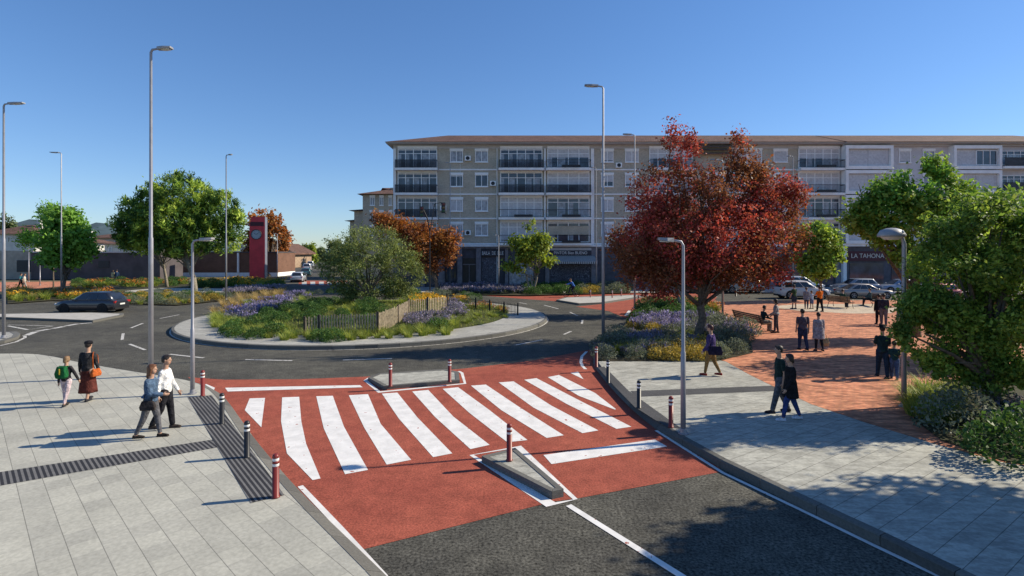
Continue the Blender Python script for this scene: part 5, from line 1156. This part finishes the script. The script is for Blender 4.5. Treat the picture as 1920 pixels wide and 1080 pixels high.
    if coat:
        m = MB(); tors(m, .028, .0, .30); arms(m, .016, 'long'); b0 = J['pel'] + V3((0, 0, .08 * k)); rr = []
        for q in [i / 5 for i in range(6)]: rr.append([(math.cos(t_) * (.092 + .03 * q) * k * bulk + .03 * math.cos(t_), math.sin(t_) * (.066 + .035 * q) * k + .03 * math.sin(t_), b0.z - q * coat[1] * k) for t_ in [j * math.pi / 10 for j in range(20)]])
        m.rings(rr); link('coat', fuse('coat', m, .017, [cloth('coat_cloth', coat[0])], 3), root)
    for nm in 'lr':
        m = MB(); an = J['an' + nm]; limb(m, [an + V3((0, -.018 * k, -.024 * k)), an + V3((0, .03 * k, -.027 * k)), an + V3((0, .098 * k, -.034 * k))], [.026 * k, .025 * k, .019 * k]); b_ = len(m.v)
        m.box(an + V3((0, .035 * k, -.044 * k)), (.045 * k, .155 * k, .014 * k)); link('shoe', fuse('shoe', m, .010, [cloth('shoe_leather', shoes)], 2), root)
    if hair:
        m = MB(); hball(m, (0, -.16, .34), (.90, 1.02, .94)); hball(m, (0, -.45, -.05), (.80, .70, .70)); hball(m, (0, .42, .88), (.62, .45, .26))
        if hairlen:
            for q in range(5): hball(m, (0, -.62 - .06 * q, -.2 - q * .28 * hairlen), (.80 - .05 * q, .42, .55))
            for s_ in (-1, 1):
                for q in range(4): hball(m, (s_ * .78, -.05 - .05 * q, .1 - q * .3 * hairlen), (.22, .40, .45))
        if hairlen < 0: pass
        link('hair', fuse('hair', m, .012, [mat('hair', hair, .55, .3, 30, obj=True)], 2), root)
    if hat:
        m = MB(); m.smooth = True; c = hp_(0, -.05, .75)
        if brim: m.rings([[c + V3((math.cos(t_) * r_ * hr, math.sin(t_) * r_ * hr, z_ * hr)) for t_ in [j * math.pi / 10 for j in range(20)]] for r_, z_ in ((1.0, -.12), (brim, -.16), (brim, -.08), (1.0, .02), (.9, .65), (.5, .75))])
        else: m.rings([[c + V3((math.cos(t_) * r_ * hr, math.sin(t_) * r_ * hr, z_ * hr)) for t_ in [j * math.pi / 10 for j in range(20)]] for r_, z_ in ((1.02, -.35), (1.08, 0), (.9, .4), (.4, .55))])
        m.build('hat', cloth('hat_felt', hat), root)
    Mw = Matrix.Translation(root.location) @ Matrix.Rotation(R(face), 4, 'Z')
    return {q: Mw @ J[q] for q in J if not q.startswith('hd')}, root, Mw
def bag(name, p, size, col, lab, rz=0, strap=None, cat='bag'):
    o = empty(name, p, rz, lab, cat); mt = cloth(name + '_leather', col); m = MB(); w_, d_, h_ = size
    m.rings([[(-w_ / 2, -d_ / 2, 0), (w_ / 2, -d_ / 2, 0), (w_ / 2, d_ / 2, 0), (-w_ / 2, d_ / 2, 0)], [(-w_ * .55, -d_ * .6, h_ * .4), (w_ * .55, -d_ * .6, h_ * .4), (w_ * .55, d_ * .6, h_ * .4), (-w_ * .55, d_ * .6, h_ * .4)], [(-w_ * .42, -d_ * .25, h_), (w_ * .42, -d_ * .25, h_), (w_ * .42, d_ * .25, h_), (-w_ * .42, d_ * .25, h_)]])
    b_ = m.build('bag_body', mt, o); bv = b_.modifiers.new('b', 'BEVEL'); bv.width = .025; bv.segments = 2
    m = MB(); pts = strap or [(-w_ * .3, 0, h_ - .01), (-w_ * .2, 0, h_ + .14), (w_ * .2, 0, h_ + .14), (w_ * .3, 0, h_ - .01)]; m.tube(pts, .012, 6); m.build('strap' if strap else 'handle', mt, o); return o

JEAN = (.045, .065, .13); BLK_ = (.018, .018, .022); DH = (.018, .013, .011); BH = (.09, .05, .03)
# the woman and the child walking off on the pale plaza
Jw, rw_, Mw = person('woman in a black top and long brown skirt walking away on the pale plaza', gp(165, 750, PZ), 1.66, 4, (12, 6), (-8, 8), (4, 14, 8), (6, 12, 14), (.030, .030, .033), 'long', (.10, .030, .024), 'skirt', DH, 0, woman=True, bulk=1.12, hat=(.016, .016, .02))
def loc(Mw_, p): return Mw_.inverted() @ p
c = Jw['shr'] + Vector((.03, 0, .045)); hb = Vector((Jw['shr'].x + .09, Jw['pel'].y - .03, Jw['pel'].z - .20))
bag('shoulder_bag', hb, (.26, .10, .22), (.42, .10, .025), 'orange shoulder bag hanging from the woman in the long skirt', R(78), [Matrix.Rotation(-R(78), 3, 'Z') @ (q - hb) for q in (hb + Vector((0, -.1, .2)), Jw['shr'] + Vector((.05, -.10, -.05)), Jw['shr'] + Vector((.0, -.02, .07)), Jw['shr'] + Vector((.05, .09, -.05)), hb + Vector((0, .1, .2)))])
Jc, rc_, Mc = person('child in pale trousers with a green backpack held by the hand', gp(124, 760, PZ), 1.33, 6, (10, 8), (-12, 10), (-4, 12, 6), (10, 26, 14), (.028, .026, .03), 'long', (.50, .40, .42), 'leggings', (.20, .12, .06), .35, shoes=(.04, .035, .035), woman=True)
bp = Jc['chest'] + Vector((0, -.15, -.20)); o = empty('backpack', bp, R(6), 'green backpack on the back of the child', 'backpack'); gm = cloth('green_canvas', (.012, .10, .032)); m = MB()
m.rings([[(-.13, -.07, 0), (.13, -.07, 0), (.13, .07, 0), (-.13, .07, 0)], [(-.15, -.09, .14), (.15, -.09, .14), (.15, .07, .14), (-.15, .07, .14)], [(-.11, -.05, .34), (.11, -.05, .34), (.11, .07, .34), (-.11, .07, .34)]]); b_ = m.build('pack_body', gm, o); bv = b_.modifiers.new('b', 'BEVEL'); bv.width = .035; bv.segments = 3
m = MB().mat(cloth('yellow_trim', (.55, .40, .05))); m.box((0, -.094, .20), (.03, .015, .16)); m.build('zip_tab', None, o)
for sx in (-.1, .1): m = MB(); m.tube([(sx, .07, .05), (sx * 1.1, .20, .12), (sx, .20, .28), (sx, .07, .33)], .016, 6); m.build('strap', gm, o)
# the couple walking to the right
Jd, rd_, Md = person('woman with long auburn hair in a denim jacket and grey leggings striding right', gp(283, 821, PZ), 1.66, -82, (13, 4), (-16, 8), (-10, 8, 20), (16, 10, 70), (.05, .05, .055), 'long', (.10, .10, .11), 'leggings', (.13, .055, .025), 1.3, ((.075, .12, .19), .04), woman=True, shoes=(.03, .025, .022))
bag('handbag', Jd['pel'] + Vector((.06, -.20, -.20)), (.30, .09, .22), (.035, .03, .03), 'dark handbag at the hip of the woman in the denim jacket', R(8))
person('man in a white shirt and black trousers walking beside the denim jacket', gp(310, 804, PZ), 1.74, -82, (10, 4), (-8, 20), (14, 8, 16), (-10, 8, 12), (.72, .72, .72), 'long', BLK_, 'trousers', DH, 0, shoes=(.05, .04, .035))
# right pavement
Jp, rp_, Mp = person('woman in a purple jacket and mustard tights crossing the grey pavement', gp(1333, 704, PZ), 1.72, 52, (14, 4), (-12, 16), (8, 12, 26), (4, 16, 20), None, 'long', (.22, .13, .05), 'leggings', (.05, .012, .014), 0, ((.060, .042, .13), .10), woman=True, bulk=1.18, shoes=(.24, .03, .025))
bag('shoulder_bag', Jp['pel'] + Vector((.06, -.24, -.16)), (.44, .14, .30), (.02, .016, .035), 'large dark bag slung on the woman in the purple jacket', R(-18), [(-.16, 0, .28), (-.10, .10, .60), (.06, .14, .72), (.14, .02, .28)])
person('young man in a dark green shirt and grey jeans walking left on the pavement', gp(1462, 773, PZ), 1.76, 84, (16, 2), (-10, 14), (-6, 8, 14), (-14, 10, 30), (.018, .036, .034), 'short', (.09, .095, .11), 'trousers', DH, 0, shoes=(.02, .02, .03))
person('woman in a long black cardigan, blue jeans and white trainers walking left', gp(1482, 787, PZ), 1.66, 84, (20, 10), (-16, 6), (8, 8, 24), (-10, 10, 20), (.50, .46, .55), 'short', (.035, .055, .16), 'leggings', DH, .55, ((.014, .014, .016), .26), woman=True, shoes=(.55, .55, .6))
# brick plaza
person('man in a grey shirt and dark jeans strolling away on the brick plaza', gp(1505, 656, PZ), 1.74, -4, (8, 4), (-10, 12), (4, 7, 8), (-4, 7, 8), (.085, .068, .085), 'short', (.028, .038, .075), 'trousers', DH, 0, bulk=1.15, vox=.014)
Jg, rg_, Mg = person('woman in a pale grey knee-length coat strolling beside the man in grey', gp(1535, 658, PZ), 1.62, -8, (6, 4), (-10, 14), (2, 5, 8), (2, 7, 8), None, 'long', (.02, .02, .024), 'leggings', DH, 0, ((.27, .25, .27), .30), woman=True, bulk=1.15, vox=.014)
bag('shopping_bag', Jg['wrr'] + Vector((.05, 0, -.58)), (.32, .16, .36), (.34, .24, .13), 'tan shopping bag carried by the woman in the grey coat')
person('person in dark green clothes with a wide dark hat standing with legs apart', gp(1655, 708, PZ), 1.74, -20, (14, 0), (-12, 0), (14, 8, 80), (14, 8, 80), (.012, .034, .040), 'short', (.016, .034, .060), 'trousers', DH, 0, hat=(.018, .018, .022), brim=1.9, vox=.014)
person('child in blue jeans half hidden by the leaves beside the person with the hat', gp(1677, 711, PZ), 1.25, -30, (10, 0), (-8, 6), (6, 4, 20), (6, 4, 20), (.015, .05, .055), 'short', (.05, .09, .18), 'trousers', DH, 0, vox=.014)
person('woman with long dark hair and a pale jacket standing by the wooden bench', gp(1455, 624, PZ), 1.74, 60, (4, 0), (-4, 4), (14, 8, 40), (10, 8, 30), (.04, .04, .045), 'long', (.05, .05, .06), 'leggings', DH, .8, ((.24, .24, .25), .05), woman=True, vox=.014)
person('person in a dark teal top sitting on the wooden bench', (13.62, 29.0, PZ), 1.72, -84, (84, 88), (84, 84), (30, 8, 40), (30, 8, 40), (.012, .03, .04), 'long', (.30, .28, .25), 'trousers', DH, 0, sit=True, seatz=.47, vox=.014, lean=8)
person('person in green shirt and dark shorts standing on the pale strip', gp(1489, 579, PZ), 1.78, 20, (4, 0), (-4, 0), (8, 6, 20), (8, 6, 20), (.03, .06, .03), 'short', (.03, .04, .06), 'shorts', DH, .4, vox=.016)
person('woman in a grey dress with two children on the pale strip', gp(1512, 579, PZ), 1.58, -30, (4, 0), (-6, 4), (4, 8, 12), (4, 8, 12), (.20, .20, .23), 'short', (.05, .05, .08), 'leggings', BH, .4, ((.20, .20, .23), .2), woman=True, vox=.016)
person('small child in pale blue standing next to the grey dress', gp(1522, 579, PZ), 1.32, 20, (4, 0), (-4, 0), (4, 8, 12), (20, 20, 30), (.30, .36, .46), 'short', (.10, .12, .22), 'shorts', BH, 0, vox=.016)
person('person in a bright orange top and black trousers on the pale strip', gp(1537, 584, PZ), 1.78, 10, (10, 0), (-10, 4), (20, 14, 70), (20, 14, 70), (.62, .15, .015), 'short', (.016, .016, .02), 'trousers', DH, 0, bulk=1.1, vox=.016)
person('person in black standing left of the pair near the oak', gp(1648, 608, PZ), 1.74, -10, (4, 0), (-4, 4), (4, 6, 10), (4, 6, 10), (.014, .016, .024), 'long', (.016, .016, .024), 'trousers', DH, 0, vox=.014)
person('man in a navy jumper and grey trousers standing in the pair near the oak', gp(1657, 610, PZ), 1.80, -30, (6, 0), (-6, 4), (4, 7, 10), (6, 7, 40), (.03, .032, .055), 'long', (.13, .12, .14), 'trousers', DH, 0, bulk=1.05, vox=.014)
person('woman with dark hair, black top and blue jeans near the oak', gp(1686, 610, PZ), 1.70, 40, (6, 0), (-8, 4), (24, 8, 50), (24, 8, 50), (.016, .016, .02), 'short', (.10, .16, .34), 'leggings', DH, .8, woman=True, vox=.014)
person('person in a green top seated on the bench behind the orange top', (25.6, 41.3, PZ), 1.72, -70, (84, 80), (84, 88), (30, 8, 40), (30, 8, 40), (.03, .07, .05), 'long', (.03, .035, .05), 'trousers', DH, 0, sit=True, seatz=.47, vox=.016)
person('person in a grey-green jacket seated before the silver car', (28.6, 42.6, PZ), 1.72, 75, (84, 70), (84, 80), (30, 8, 40), (30, 8, 40), (.06, .09, .09), 'long', (.02, .025, .03), 'trousers', DH, 0, sit=True, seatz=.47, vox=.016)
# far left and the cyclist
person('person in a turquoise top walking on the far left plaza', gp(39, 541, .08), 1.8, -60, (14, 0), (-14, 10), (10, 8, 20), (-10, 8, 20), (.05, .26, .30), 'short', (.02, .02, .025), 'trousers', DH, 0, vox=.02)
person('person in a white shirt walking on the far left plaza', gp(46, 541, .08), 1.75, -60, (-14, 10), (14, 0), (10, 8, 20), (-10, 8, 20), (.55, .52, .46), 'short', (.32, .30, .28), 'trousers', BH, 0, vox=.02)
person('person in a pale yellow coat before the dark low wall', gp(212, 530, .08), 1.72, 30, (10, 0), (-10, 6), (10, 8, 20), (-10, 8, 20), (.5, .42, .22), 'long', (.35, .30, .22), 'trousers', BH, 0, ((.5, .42, .22), .15), vox=.02, woman=True)
person('person in a dark blue jacket before the dark low wall', gp(219, 530, .08), 1.82, 30, (-10, 6), (10, 0), (10, 8, 20), (-10, 8, 20), (.03, .06, .12), 'long', (.03, .04, .06), 'trousers', DH, 0, vox=.02)
bx_, by_ = BIKE.x, BIKE.y
person('cyclist in a blue jacket riding left on the red lane', (bx_ + .27, by_, .005), 1.74, 90, (75, 70), (30, 60), (62, 6, 14), (62, 6, 14), (.05, .14, .42), 'long', (.02, .025, .05), 'leggings', (.12, .06, .03), 0, sit=True, seatz=.95, lean=28, vox=.016)
COL.children.unlink(_tmp); bpy.data.collections.remove(_tmp)
